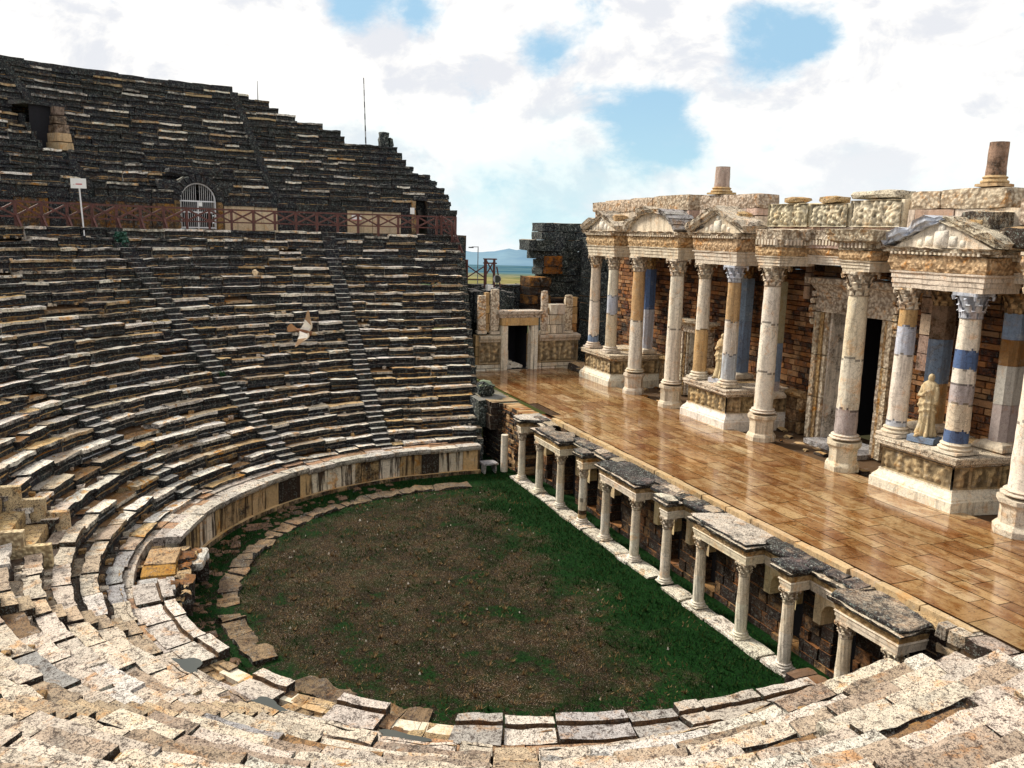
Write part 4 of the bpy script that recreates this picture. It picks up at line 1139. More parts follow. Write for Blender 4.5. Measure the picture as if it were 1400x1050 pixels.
# square pillars against the wall behind the paired columns
def pillar(label, x, y, z0, z1, w, bands):
    o = thing('marble_pillar', label, 'pillar', 'pillars against the stage wall', (x, y, 0)); 
    mb = MB(); mould(mb, [(-w * .75, -w * .75), (w * .75, -w * .75), (w * .75, w * .75), (-w * .75, w * .75)], [(0, z0), (.06, z0 + .04), (.06, z0 + .14), (0, z0 + .24), (-w * .3, z0 + .3), (-w * .3, z0)], CREAM, True); mb.build('base', MS_marble, o)
    mb = MB(); zz = z0 + .25; f0 = 0.; q = w / 2
    for e, c in bands:
        za, zb2 = lerp(z0 + .25, z1 - .6, f0), lerp(z0 + .25, z1 - .6, e); f0 = e
        prism(mb, [(-q, -q * .4), (-q * .5, -q), (q * .5, -q), (q, -q * .4), (q, q), (-q, q)], za, zb2 - .008, vary(c, .08), .004)
    mb.build('shaft', MS_marble, o)
    mb = MB(); V = []
    corinthian(mb, q * .95, z1 - .6, .6, vary(TAN, .05)); mb.build('capital', MS_carved, o, sharp=50)
BW_ = (.62, .60, .56, .1)
pillar('blue marble pillar in the shade behind the column with bluish capital', -6.3, 14.25, HPD, HA, .58, [(.55, BLUE), (1, BLUE)])
pillar('pale pillar with glossy blue lower half right of the bluish capital', -3.9, 14.0, HPD - .4, HA, .62, [(.10, GP), (.45, BLUE), (1, (.42, .38, .28, .2))])
pillar('pillar of blue and brown blocks behind the near statue', 4.1, 14.15, HPD, 9.6, .60, [(.35, OC), (.72, BLUE), (1, (.32, .24, .18, .3))])
pillar('pale pillar with a blue top right of the dark blue banded column', 6.7, 14.15, HPD, 9.6, .60, [(.3, GP), (.6, BW_), (.8, (.30, .19, .11, .2)), (1, BLUE)])
pillar('thin blue pillar in the shade beside the curved pediment', -14.2, 14.2, HPD, HA, .5, [(.5, PALEB), (1, BLUED)])

# ---------------------------------------------------------------- pedestals with carved panels
def relief(mb, p, q, z0, z1, c, fig=.42, dep=.07, res=.045, seed=0):
    p = Vector(p); q = Vector(q); L = (q - p).length; d = (q - p) / L; nn = Vector((d.y, -d.x))
    nx = max(4, int(L / res)); nzn = max(4, int((z1 - z0) / res)); H = z1 - z0
    figs = []; s = fig * .5
    while s < L - fig * .3:
        figs.append((s + R.uniform(-.04, .04), R.uniform(.07, .15), R.uniform(-1.2, 1.2), R.uniform(-1.6, 1.6), R.uniform(.55, .9))); s += fig * R.uniform(.45, 1.3)
    def h(s, z):
        f = (z - z0) / H; v = 0
        for (cs, w, lean, a1, a2) in figs:
            xs2 = (s - cs - lean * .15 * (f - .5) * H) / w
            if abs(xs2) > 3: continue
            body = math.exp(-(xs2 * xs2) * 1.3) * sstep(.06, .14, f) * (1 - sstep(a2 - .06, a2, f)) * (.75 + .35 * math.sin(f * 22 + cs * 9))
            legs = .4 * math.cos(xs2 * 4.5) * (1 - sstep(.3, .5, f)) * math.exp(-xs2 * xs2)
            hd = math.exp(-((s - cs - lean * .1) ** 2 + ((f - a2 - .07) * H) ** 2) / (.0042 * (H / .8) ** 2 + .001))
            arm = .8 * math.exp(-((f - .62 - a1 * xs2 * .15) * H / .06) ** 2) * math.exp(-(xs2 / 2.0) ** 4)
            v = max(v, body + legs * body, hd, arm)
        return v + .5 * nz(s * 7 + seed, z * 7, seed, 1.) + .25 * nz(s * 17 + seed, z * 17, seed, 1.)
    V = []; Hh = []
    for i in range(nx + 1):
        for j in range(nzn + 1):
            s_, z_ = L * i / nx, lerp(z0, z1, j / nzn); e = h(s_, z_)
            if i in (0, nx) or j in (0, nzn): e = .8
            Hh.append(e); o = p + d * s_ + nn * (e * dep); V.append((o.x, o.y, z_))
    F = []; C = []
    for i in range(nx):
        for j in range(nzn):
            a = i * (nzn + 1) + j; F.append((a, a + nzn + 1, a + nzn + 2, a + 1))
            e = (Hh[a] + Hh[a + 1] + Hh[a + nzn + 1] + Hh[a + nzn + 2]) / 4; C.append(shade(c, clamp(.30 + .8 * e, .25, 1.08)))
    mb.add(V, F, C, True)
def podium(label, xl, xr, yf, c=CREAM):
    o = thing('carved_podium', label, 'podium', 'carved podiums of the stage building')
    bulge = []
    path = [(xl - .35, 14.95), (xl - .30, 13.7), (xl - .1, 12.7), (xl, yf), (xr, yf), (xr + .1, 12.7), (xr + .3, 13.7), (xr + .35, 14.95)]
    z0 = ZS - .12
    mb = MB(); mould(mb, path, [(-1.2, z0), (0, z0), (0, ZS + .30), (-.04, ZS + .33), (-.05, ZS + .38), (-.16, ZS + .50), (-.20, ZS + .56), (-.20, ZS + .62), (-1.2, ZS + .62)], vary(WH, .05), sub=.7, jit=.004)
    mb.build('plinth', MS_marble, o)
    ins = .26
    P = [Vector(p) for p in path]
    Q = [(xl - .35 + ins, 14.9), (xl - .30 + ins, 13.7), (xl - .1 + ins, 12.7), (xl + ins, yf + ins), (xr - ins, yf + ins), (xr + .1 - ins, 12.7), (xr + .3 - ins, 13.7), (xr + .35 - ins, 14.9)]
    mb = MB()
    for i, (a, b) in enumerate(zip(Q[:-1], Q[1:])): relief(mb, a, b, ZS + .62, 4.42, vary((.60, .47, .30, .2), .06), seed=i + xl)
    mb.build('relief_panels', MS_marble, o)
    mb = MB(); mould(mb, path, [(-1.6, 4.42), (-.24, 4.42), (-.22, 4.48), (-.10, 4.54), (-.06, 4.56), (-.05, 4.66), (-.02, 4.68), (-.02, 4.76), (-1.6, 4.76)], vary(CREAM, .05), sub=.8, jit=.012)
    prism(mb, [(xl - .1, 14.9), (xl + .3, 12.3), (xr - .3, 12.3), (xr + .1, 14.9)], 4.3, 4.745, TAN)
    mb.build('cornice', MS_near, o)
    return o
podium('farthest carved marble podium carrying two columns at the far stage end', -17.3, -13.9, 11.83)
podium('carved podium below the small far statue with a black gap at its right', -7.16, -3.9, 11.83)
podium('large near podium carved with rows of figures below the near statue', 3.99, 7.15, 11.83)

# ---------------------------------------------------------------- back wall of the stage building
SW = thing('stage_back_wall', 'tall dark brown rubble wall behind the columns of the stage', 'wall')
mb = MB()
holes = [(-2.0, 1.6, 0, 8.35), (-11.1, -9.6, 0, 6.6), (9.4, 10.9, 0, 6.6)]
RB = [(.30, .15, .085, .35), (.34, .18, .10, .3), (.26, .115, .07, .42), (.38, .24, .15, .3)]
ashlar(mb, -19.6, 17, 14.98, ZS - .2, 11.3, .9, (.16, .27), (.28, .8), RB, .02, holes)
mb.build('brown_masonry', MS_brick, SW)
mb = MB()
PB = [(.56, .45, .36, .2), (.50, .36, .28, .25), (.44, .33, .28, .3)]
ashlar(mb, -3.3, 3.9, 14.86, 8.6, 11.3, .25, (.5, .7), (.6, 1.3), PB, .01, [(-2.9, 2.6, 8.3, 9.8)])
ashlar(mb, 2.7, 4.0, 14.80, 6.6, 8.6, .25, (.6, .8), (.6, 1.3), PB, .01)
mb.build('pale_facing', MS_marble, SW)
mb = MB()
for x0_, x1_ in ((-13.6, -7.3), (-3.6, -2.6), (2.5, 3.8), (7.5, 13.4)):
    ashlar(mb, x0_, x1_, 14.72, ZS - .1, 4.5, .4, (.4, .6), (.6, 1.2), [(.5, .38, .25, .3), (.4, .28, .18, .4)], .02, holes, n=(2, 1, 1))
    if x1_ - x0_ < 6.2 or True:
        for s0, s1 in ((x0_, min(x1_, -11.2)), (max(x0_, -9.5), x1_)) if x0_ < -8 else ((x0_, x1_),):
            if s1 - s0 > .3: mould(mb, [(s0, 14.72), (s1, 14.72)], [(-.2, 4.5), (.0, 4.5), (.12, 4.62), (.12, 4.74), (-.2, 4.80)], vary(TAN, .1), jit=.01)
mb.build('dado', MS_carved, SW)
mb = MB()
for (h0, h1, zt) in ((-2.0, 1.6, 8.4), (-11.1, -9.6, 6.6), (9.4, 10.9, 6.6)):
    for b_ in ((h0 - .05, h0 - .01, 15.9, 18.5, ZS - .2, zt), (h1 + .01, h1 + .05, 15.9, 18.5, ZS - .2, zt), (h0, h1, 18.5, 18.6, ZS - .2, zt), (h0, h1, 15.9, 18.5, zt, zt + .05)): rbox(mb, *b_, DIRT, 0, (1, 1, 1), 0)
mb.build('passages', M_dark, SW)
# upper wall between entablature and attic
AW = thing('attic_wall', 'course of plain pinkish blocks carrying the carved attic blocks', 'wall')
mb = MB(); PK = [(.56, .46, .40, .15), (.50, .38, .32, .2), (.62, .54, .46, .12)]
for a, b, z0, z1 in ((-18.6, -9.2, 10.9, 12.23), (-8.4, -4.3, 11.0, 12.25), (-3.8, 3.2, 10.7, 11.49), (3.3, 8.3, 10.6, 12.06), (8.3, 16, 10.6, 11.5)):
    ashlar(mb, a, b, 13.05, z0, z1, 1.6, (.38, .5), (.7, 1.5), PK, .03, n=(2, 1, 1))
mb.build('blocks', MS_marble, AW)

# ---------------------------------------------------------------- doors in the stage wall
def door_frame(label, cxd, hw, y, z0, zt, fw_, lint, mat=MS_carved, brackets=True, plain=False):
    o = thing('stone_door_frame', label, 'door frame')
    mb = MB()
    for s in (-1, 1):
        x0_ = cxd + s * hw
        for i, (a, b, dy) in enumerate(((0, .30, .10), (.30, .62, .04), (.62, 1., -.04))):
            p, q = sorted((x0_ + s * fw_ * a, x0_ + s * fw_ * b)); zz = z0
            k = 3
            for j in range(k): rbox(mb, p, q, y - .12 + dy, y + .5, lerp(z0, zt, j / k), lerp(z0, zt, (j + 1) / k) - .01, vary(CREAM if i != 1 else TAN, .08, st=.15), .006, (1, 1, 5), .012)
    mb.build('jambs', mat, o)
    mb = MB()
    for s in (-1, 1):
        p, q = sorted((cxd + s * hw, cxd + s * (hw - .10))); rbox(mb, p, q, y + .1, y + 1.3, z0, zt, vary(WH, .1, st=.3), .01, (1, 3, 6), .02)
    mb.build('reveals', MS_marble, o)
    mb = MB(); rbox(mb, cxd - hw - fw_, cxd + hw + fw_, y - .14, y + .5, zt, zt + lint * .45, vary(CREAM, .08, st=.3), .008, (6, 1, 3), .02); mb.build('lintel', mat, o)
    mb = MB(); W2 = hw + fw_
    mould(mb, [(cxd - W2, y + .4), (cxd - W2, y - .14), (cxd + W2, y - .14), (cxd + W2, y + .4)], [(-.4, zt + lint * .45), (0, zt + lint * .45), (.03, zt + lint * .62), (.12, zt + lint * .72), (.16, zt + lint * .78), (.34, zt + lint * .84), (.36, zt + lint), (-.4, zt + lint)], vary(CREAM, .05), sub=.4, jit=.012)
    mb.build('cornice', mat if not plain else MS_marble, o)
    if brackets:
        mb = MB()
        for s in (-1, 1):
            xx = cxd + s * (W2 + .14)
            for j in range(5): rbox(mb, xx - .12, xx + .12, y - .28 + .05 * abs(j - 2), y + .3, zt - .55 + j * .28, zt - .30 + j * .28, vary(CREAM, .1), .012, (2, 2, 2), .03)
        mb.build('scroll_brackets', mat, o)
    return o
door_frame('tall carved stone frame of the dark central doorway', -.2, 1.35, 14.7, ZS - .05, 8.2, .62, 1.35)
door_frame('small carved frame of the dark doorway under the curved pediment', -10.35, .72, 14.7, ZS - .05, 6.3, .36, .65, brackets=False)
mb = MB(); rbox(mb, -1.6, 1.3, 14.0, 15.8, ZS - .14, ZS + .06, vary(GREYS, .1), .02, (5, 2, 1), .03)
tag(mb.build('door_sill', MS_near), 'flat grey sill slab before the central doorway', 'sill slab')

# ---------------------------------------------------------------- entablatures
def entab(label, path, z0, z1, zc, c=CREAM, over=.34, name='entablature', dark=False):
    o = thing(name, label, 'entablature', 'entablature blocks of the stage building')
    h = z1 - z0; a = h * .52
    mb = MB(); mould(mb, path, [(-.45, z0), (.0, z0), (.0, z0 + a * .28), (.03, z0 + a * .30), (.03, z0 + a * .58), (.06, z0 + a * .60), (.06, z0 + a * .84), (.11, z0 + a * .90), (.12, z0 + a), (-.45, z0 + a)], vary(c, .05), sub=.3, jit=.008, brk=.3)
    mb.build('architrave', MS_marble, o)
    mb = MB(); mould(mb, path, [(-.45, z0 + a + .002), (.05, z0 + a + .002), (.10, z0 + a + h * .12), (.13, z0 + a + h * .24), (.10, z0 + h * .92), (.12, z1), (-.45, z1)], vary((.66, .50, .34, .2), .05), sub=.2, jit=.018)
    mb.build('carved_frieze', MS_carved, o)
    mb = MB(); hh = zc - z1
    mould(mb, path, [(-.5, z1 + .003), (.12, z1 + .003), (.16, z1 + hh * .3), (over * .75, z1 + hh * .45), (over * .8, z1 + hh * .72), (over, z1 + hh), (-.5, zc)], vary(c, .08, st=.3), sub=.18, jit=.022, brk=.75)
    cor = mb.build('cornice', MS_carved, o)
    # dentils
    mb = MB()
    P = [Vector(p) for p in path]
    for p, q in zip(P[:-1], P[1:]):
        d = (q - p); l = d.length; d /= l; nn = Vector((d.y, -d.x)); k = int(l / .16)
        for i in range(k):
            ce = p + d * (i + .5) * l / k + nn * .20
            V = []
            for zz_ in (z1 + hh * .12, z1 + hh * .42):
                for (s_, t_) in ((-.04, -.06), (.04, -.06), (.04, .06), (-.04, .06)): V.append((ce.x + d.x * s_ + nn.x * t_, ce.y + d.y * s_ + nn.y * t_, zz_))
            mb.add(V, [(0, 1, 5, 4), (1, 2, 6, 5), (2, 3, 7, 6), (3, 0, 4, 7), (0, 3, 2, 1)], vary(c, .1))
    mb.build('dentils', MS_marble, cor)
    return o
def bay(xl, xr, yf, yb=13.6): return [(xl, yb), (xl, yf), (xr, yf), (xr, yb)]
entab('entablature over the two farthest stage columns', bay(-17.35, -14.45, 12.15), HA, 10.95, 11.2)
entab('entablature below the curved pediment', bay(-12.55, -8.3, 12.0), HG, 10.95, 11.2)
entab('entablature below the small triangular pediment left of the centre', bay(-7.15, -4.25, 12.15), HA, 10.95, 11.2)
entab('short entablature block on the tall column left of the central doorway', bay(-2.62, -1.4, 11.95), HG, 10.7, 11.38, over=.52)
entab('short entablature block on the tall column right of the central doorway', bay(1.8, 3.0, 11.95), HG, 10.7, 11.38, over=.52)
entab('heavy entablature over the two columns beside the near statue', bay(3.85, 7.1, 12.1), 9.6, 10.62, 10.86)
entab('entablature above the thick column at the right edge', bay(8.4, 14.2, 12.0), HG, 10.7, 11.0)
# recessed links between the projecting bays
for a, b, lb, z0_, z1_, zc_ in ((-14.4, -12.6, 'recessed entablature link left of the curved pediment', 9.95, 10.8, 11.1), (-8.25, -7.2, 'recessed entablature link right of the curved pediment', 9.95, 10.8, 11.1), (-4.2, -2.6, 'recessed dark link above the pale pillar with glossy blue lower half', 9.95, 10.7, 11.0), (-1.45, 1.85, 'recessed cornice above the central doorway', 10.1, 10.75, 11.35), (3.05, 3.8, 'recessed link right of the central doorway', 9.9, 10.5, 10.8), (7.15, 8.35, 'recessed link left of the thick column at the right edge', 9.9, 10.5, 10.8)):
    entab(lb, [(a, 13.25), (b, 13.25)], z0_, z1_, zc_)
CE = thing('added_shade_ceiling', 'dark stone ceiling slabs added to keep the space behind the columns dark', 'ceiling slabs')  # slabs added to block the light behind the columns
mb = MB()
for a, b, z in ((-17.0, -14.8, 10.2), (-12.2, -8.6, 10.3), (-6.8, -4.6, 10.2), (-14.7, -2.0, 10.35), (2.2, 14, 10.3)):
    rbox(mb, a, b, 12.35 if b - a < 4 else 13.45, 15.1, z, z + .35 + .01 * a / 10, vary(BROWN, .1, st=.7), .01, (4, 2, 1), .02)
mb.build('slabs', MS_brick, CE)

# ---------------------------------------------------------------- pediments
def slant(mb, p, q, th, y0, y1, c, over=.0):
    """raking cornice between two points (x,z) seen from the front"""
    d = Vector((q[0] - p[0], q[1] - p[1])); l = d.length; d /= l; n_ = Vector((-d.y, d.x))
    if n_.y < 0: n_ = -n_
    k = max(1, int(l / .2)); th *= 1.12; sec = [(0., y0 + .16), (th * .3, y0 + .12), (th * .42, y0 + .03), (th * .85, y0), (th, y0 - .03), (th, y1), (0., y1)]
    V = []
    for i in range(k + 1):
        b = Vector(p) + d * (l * i / k)
        for h, yy in sec: V.append((b.x + n_.x * h + R.uniform(-.02, .02), yy + R.uniform(-.03, .03) + .22 * clamp((nz(b.x * 1.7, b.y * 2, y0) - .05) * 5) * (h > 0), b.y + n_.y * h + R.uniform(-.03, .03) - h * .5 * clamp((nz(b.x * 1.7, b.y * 2, y0) - .05) * 4)))
    m = len(sec); F = [(i * m + j, (i + 1) * m + j, (i + 1) * m + (j + 1) % m, i * m + (j + 1) % m) for i in range(k) for j in range(m)]
    F += [tuple(range(m)), tuple(range(k * m + m - 1, k * m - 1, -1))]
    mb.add(V, F, c)
def tri_ped(label, xl, xr, z, apex, yf, leftc=CREAM, rightc=CREAM, rubble=0):
    o = thing('triangular_pediment', label, 'pediment'); xm_ = (xl + xr) / 2
    mb = MB(); slant(mb, (xl, z), (xm_ + .06, apex - .28), .28, yf - .18, yf + 1.2, leftc); mb.build('raking_cornice', MS_marble if leftc == PALEB else MS_near, o)
    mb = MB(); slant(mb, (xm_ - .06, apex - .28), (xr, z), .28, yf - .18, yf + 1.2, rightc); mb.build('raking_cornice', MS_near, o)
    mb = MB(); prism_pts = [(xl + .35, z), (xr - .35, z), (xm_, apex - .25)]
    V = [(x, yf + .12, zz_) for x, zz_ in prism_pts] + [(x, yf + 1.1, zz_) for x, zz_ in prism_pts]
    mb.add(V, [(0, 1, 2), (5, 4, 3), (0, 3, 4, 1), (1, 4, 5, 2), (2, 5, 3, 0)], vary(CREAM, .05)); tymp = mb.build('tympanum', MS_marble, o)
    mb = MB()   # carved bust and tendrils in the tympanum
    h = apex - z
    for (dx, dz, s) in ((0, h * .52, .13), (0, h * .25, .24), (-.42, h * .18, .14), (.42, h * .18, .14), (-.75, h * .12, .09), (.75, h * .12, .09)):
        if abs(dx) > (xr - xl) / 2 - .6: continue
        V = []; F = []
        for a in range(8):
            for b in range(5):
                th_, ph = math.pi * (a / 7), math.pi * b / 4; V.append((xm_ + dx - s * math.cos(th_), yf + .12 - s * .55 * math.sin(th_) * math.sin(ph), z + dz - s * 1.1 * math.cos(ph)))
        for a in range(7):
            for b in range(4): F.append((a * 5 + b, (a + 1) * 5 + b, (a + 1) * 5 + b + 1, a * 5 + b + 1))
        mb.add(V, F, vary(WH, .05), True)
    mb.build('carving', MS_marble, tymp)
    mb = MB()
    for s in (-1, 1):
        rbox(mb, *sorted((xm_ + s * .06, xm_ + s * (xr - xl) * .30)), yf + .25, yf + 1.3, z + .3, z + (apex - z) * .80, vary(TAN, .1), .05, (3, 2, 2), .1)
        rbox(mb, *sorted((xm_ + s * (xr - xl) * .24, xm_ + s * (xr - xl) * .47)), yf + .15 + .1 * s, yf + 1.2, z + .02, z + (apex - z) * .50, vary(CREAM, .1, st=.4), .05, (3, 3, 2), .12)
    mb.build('roof_blocks', MS_near, o)
    return o
PBK = (.38, .34, .36, .35)
tri_ped('small triangular pediment over the two farthest columns', -17.75, -14.0, 11.2, 12.25, 12.0)
tri_ped('triangular pediment left of the stage centre below a column stub', -7.6, -3.7, 11.2, 12.3, 12.0)
tri_ped('large near triangular pediment with a blue-grey marble left slope', 3.45, 7.6, 10.86, 11.95, 11.95, PALEB, vary(CREAM, .05))
o = thing('curved_pediment', 'round arched pediment with dark streaked top between the two triangular ones', 'pediment')
mb = MB(); xc, zc_, ra = -10.9, 10.55, 2.05
A = [math.radians(a) for a in range(18, 163, 9)]
prs = [(xc - math.cos(a) * ra * 1.08, 11.2 + (math.sin(a) - math.sin(A[0])) * 1.32) for a in A]
for p, q in zip(prs[:-1], prs[1:]): slant(mb, p, q, .26, 11.82, 13.2, vary(GREYS if p[0] > -10.5 else CREAM, .1))
mb.build('arched_cornice', MS_near, o)
mb = MB(); V = [(x, 12.2, z) for x, z in prs] + [(x, 13.1, z) for x, z in prs]; k = len(prs)
mb.add(V, [tuple(range(k)), tuple(range(2 * k - 1, k - 1, -1))] + [(i, i + 1, k + i + 1, k + i) for i in range(k - 1)] + [(0, k, 2 * k - 1, k - 1)], vary(CREAM, .05)); mb.build('tympanum', MS_marble, o)

# ---------------------------------------------------------------- attic blocks
def attic(label, pieces, z0, y=13.0, mat=MS_carved, rel=False, th=1.1):
    o = thing('attic_frieze', label, 'carved frieze', 'carved attic pieces on the skyline')
    for (a, b, zt) in pieces:
        mb = MB(); c = vary((.80, .72, .56, .1) if rel else (.60, .51, .42, .25), .06)
        rbox(mb, a, b, y + (.05 if rel else 0), y + th, z0, zt, c, .015, (5, 3, 4), .04)
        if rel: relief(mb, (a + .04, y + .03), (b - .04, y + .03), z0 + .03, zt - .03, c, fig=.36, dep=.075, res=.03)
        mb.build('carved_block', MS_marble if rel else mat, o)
    return o
def ch(mb_parent, a, b, y0, y1, z0, z1, c, label, grp='loose cornice fragments on the attic'):
    mb = MB(); rbox(mb, a, b, y0, y1, z0, z1, c, .03, (3, 3, 2), .06); o = mb.build('cornice_fragment', MS_near); tag(o, label, 'stone fragment', grp)
attic('worn scroll-carved attic course above the curved pediment', [(-18.8, -17.3, 12.78), (-17.3, -14.6, 12.85), (-14.6, -12.4, 12.9), (-12.4, -9.25, 12.95)], 12.2)
attic('scroll-carved attic block carrying the short left column stub', [(-8.35, -6.3, 12.85), (-6.3, -4.25, 12.83)], 12.22)
attic('long pale attic relief with small standing figures above the central doorway', [(-3.6, -1.25, 12.38), (-1.2, .75, 12.33), (.8, 3.1, 12.42)], 11.46, rel=True)
attic('scroll-carved attic block carrying the tall right column stub', [(3.35, 4.5, 12.62), (4.5, 6.75, 12.66)], 12.03)
attic('plain broken attic blocks at the right edge of the photo', [(7.2, 8.6, 12.3), (8.7, 12, 12.2)], 11.55)
ch(None, -2.9, -2.1, 13.1, 13.9, 12.38, 12.62, vary(TAN, .1), 'left of two small broken bits on the pale attic relief')
ch(None, -1.0, -.05, 13.1, 13.9, 12.34, 12.60, vary(TAN, .1), 'right of two small broken bits on the pale attic relief')
ch(None, .75, 2.75, 13.0, 14.0, 12.42, 12.72, vary(CREAM, .1), 'long cornice piece lying on the right end of the pale attic relief')
ch(None, 5.9, 7.0, 12.2, 13.6, 11.3, 11.95, vary(CREAM, .1, st=.4), 'tilted broken block behind the right slope of the near pediment')
ch(None, 7.1, 8.2, 12.3, 13.6, 10.9, 11.5, vary(TAN, .1, st=.5), 'rough brown block between the near pediment and the right edge')
for lab, x, z0_, z1_, r in (('short pinkish column stub standing on the left attic block', -7.25, 12.85, 14.05, .33), ('tall brown column stub standing on the right attic block', 6.05, 12.66, 13.95, .27)):
    o = thing('column_stub', lab, 'column stub', None, (x, 13.35, 0))
    mb = MB(); attic_base(mb, r, z0_, .34, vary(TAN, .05)); mb.build('base', MS_marble, o, sharp=50)
    mb = MB(); shaft(mb, r * 1.0, r * .93, z0_ + .34, z1_, [(1, (.40, .28, .22, .35) if x > 0 else (.50, .40, .35, .2))], rows=8, jit=.03); mb.build('shaft', MS_marble, o, sharp=50)

# ---------------------------------------------------------------- statues: headless draped figures
def statue(label, x, y, z, h, rot, plc):
    o = thing('draped_statue', label, 'statue', None, (x, y, z)); o.rotation_euler = (0, 0, rot)
    mb = MB(); rbox(mb, -.42, .42, -.34, .34, 0, .20, plc, .006, (2, 2, 1), .012); mb.build('plinth', MS_marble, o)
    # (f, centre x, centre y, rx, ry, fold depth)
    S = [(a_[0], a_[1], a_[2], a_[3] * .80, a_[4] * .85, a_[5]) for a_ in [(0, .02, 0, .33, .27, .05), (.05, .02, 0, .32, .26, .06), (.12, .03, 0, .28, .23, .06), (.22, .03, 0, .25, .20, .05), (.34, .02, -.02, .25, .20, .045), (.42, .0, -.02, .27, .21, .04), (.50, -.03, -.01, .29, .21, .035), (.56, -.03, 0, .27, .20, .04), (.60, -.02, .01, .24, .17, .02), (.66, .0, .01, .24, .17, .012), (.72, .01, 0, .27, .18, .012), (.78, .01, 0, .30, .17, .01), (.83, .01, 0, .29, .15, .01), (.86, .01, 0, .22, .12, .006), (.88, .01, 0, .13, .10, .0), (.90, .02, -.01, .10, .10, 0), (.925, .03, -.02, .12, .12, 0), (.96, .03, -.02, .115, .12, 0), (.985, .03, -.01, .08, .09, 0), (1., .03, -.01, .02, .02, 0)]]
    V = []; n_ = 44; rows = []
    K = 60
    for k in range(K + 1):
        f = k / K
        for a, b in zip(S[:-1], S[1:]):
            if a[0] <= f <= b[0]: t_ = (f - a[0]) / (b[0] - a[0]); v = [lerp(a[i], b[i], t_) for i in range(6)]; break
        for i in range(n_):
            an = 2 * math.pi * i / n_
            ph = 9 * an + 5 * f * math.sin(an) ; fd = v[5] * (math.sin(ph) + .5 * math.sin(17 * an + 8 * f))
            if .36 < f < .62:  # bunched cloth slung across the hips
                fd += .045 * max(0, math.sin((f - .36) * 60 + 3.2 * math.sin(an - .6))) 
            if f < .36 and -2.4 < an - math.pi * 1.5 < .6: fd += .05 * math.exp(-((an - math.pi * 1.62) / .3) ** 2)
            chest = .035 * (math.exp(-((an - 4.3) / .28) ** 2) + math.exp(-((an - 5.1) / .28) ** 2)) * math.exp(-((f - .745) / .035) ** 2)
            q = 1 + (fd + chest) / .22
            V.append((v[1] + v[3] * q * math.cos(an), v[2] + v[4] * q * math.sin(an), .2 + f * h))
    F = [(k * n_ + i, k * n_ + (i + 1) % n_, (k + 1) * n_ + (i + 1) % n_, (k + 1) * n_ + i) for k in range(K) for i in range(n_)]
    F.append(tuple(range(n_ - 1, -1, -1)))
    c = (.62, .52, .36, .12)
    # arms grown as tubes overlapping the shoulders: one folded over the waist, the other a broken stump
    def limb(pts, rs):
        N_ = 10; VV = []
        for i, (p, r_) in enumerate(zip(pts, rs)):
            p = Vector(p); d = (Vector(pts[min(i + 1, len(pts) - 1)]) - Vector(pts[max(0, i - 1)])).normalized()
            s_ = d.cross(Vector((0, 1, .1))).normalized(); u_ = s_.cross(d)
            for j in range(N_): a = 2 * math.pi * j / N_; VV.append(p + (s_ * math.cos(a) + u_ * math.sin(a)) * r_)
        FF = [(i * N_ + j, i * N_ + (j + 1) % N_, (i + 1) * N_ + (j + 1) % N_, (i + 1) * N_ + j) for i in range(len(pts) - 1) for j in range(N_)]
        FF += [tuple(range(N_ - 1, -1, -1)), tuple(range(len(VV) - N_, len(VV)))]; return VV, FF
    b = MB(); b.add(V, F, c, True)
    for pts, rs in (([(-.17, 0, .2 + .80 * h), (-.21, .0, .2 + .71 * h), (-.25, -.08, .2 + .64 * h), (-.14, -.19, .2 + .66 * h), (-.02, -.20, .2 + .72 * h)], [.085, .085, .07, .055, .04]), ([(.19, 0, .2 + .80 * h), (.22, .0, .2 + .70 * h), (.22, -.02, .2 + .60 * h), (.26, -.10, .2 + .52 * h)], [.085, .09, .085, .07]),):
        v_, f_ = limb(pts, rs); b.add(v_, f_, c, True)
    # shoe tip under the hem
    v_, f_ = limb([(-.12, -.18, .24), (-.14, -.32, .235), (-.15, -.40, .225)], [.07, .06, .03]); b.add(v_, f_, c, True)
    b.build('figure', MS_marble, o)
    return o
statue('worn draped stone figure on a blue-grey plinth between the near columns', 5.25, 12.65, HPD, 2.0, .35, BLUE)
statue('smaller distant draped stone figure between the columns left of the centre', -5.6, 12.75, HPD, 1.95, .3, PALEB)

# ---------------------------------------------------------------- far side wall of the stage with a door
XV = -20.3
SV = thing('side_stage_wall', 'low carved wall closing the far end of the stage', 'wall')
mb = MB(); ashlar(mb, 6.6, 13.3, XV, ZS - .2, 3.45, .6, (.3, .36), (.8, 1.6), [WH, CREAM], .01, [(8.62, 10.08, 0, 9)], axis='y'); mb.build('plinth', MS_marble, SV)
mb = MB()
for a, b in ((6.9, 8.2), (10.65, 13.2)): relief(mb, (XV - .02, a), (XV - .02, b), 3.5, 4.75, (.60, .48, .32, .2), fig=.4, dep=.06)
mb.build('relief_panels', MS_marble, SV)
mb = MB(); ashlar(mb, 6.7, 13.2, XV - .1, 3.4, 5.15, .5, (.5, .7), (.8, 1.4), [TAN], .01, [(8.62, 10.08, 0, 9)], axis='y'); mb.build('core', MS_brick, SV)
mb = MB()
for a, b in ((6.9, 8.18), (10.67, 13.3)): mould(mb, [(XV, a), (XV, b)][::1], [(-.4, 4.75), (.02, 4.75), (.05, 4.85), (.16, 4.95), (.18, 5.1), (-.4, 5.16)], vary(CREAM, .05), sub=.6, jit=.01)
mb.build('ledge', MS_marble, SV)
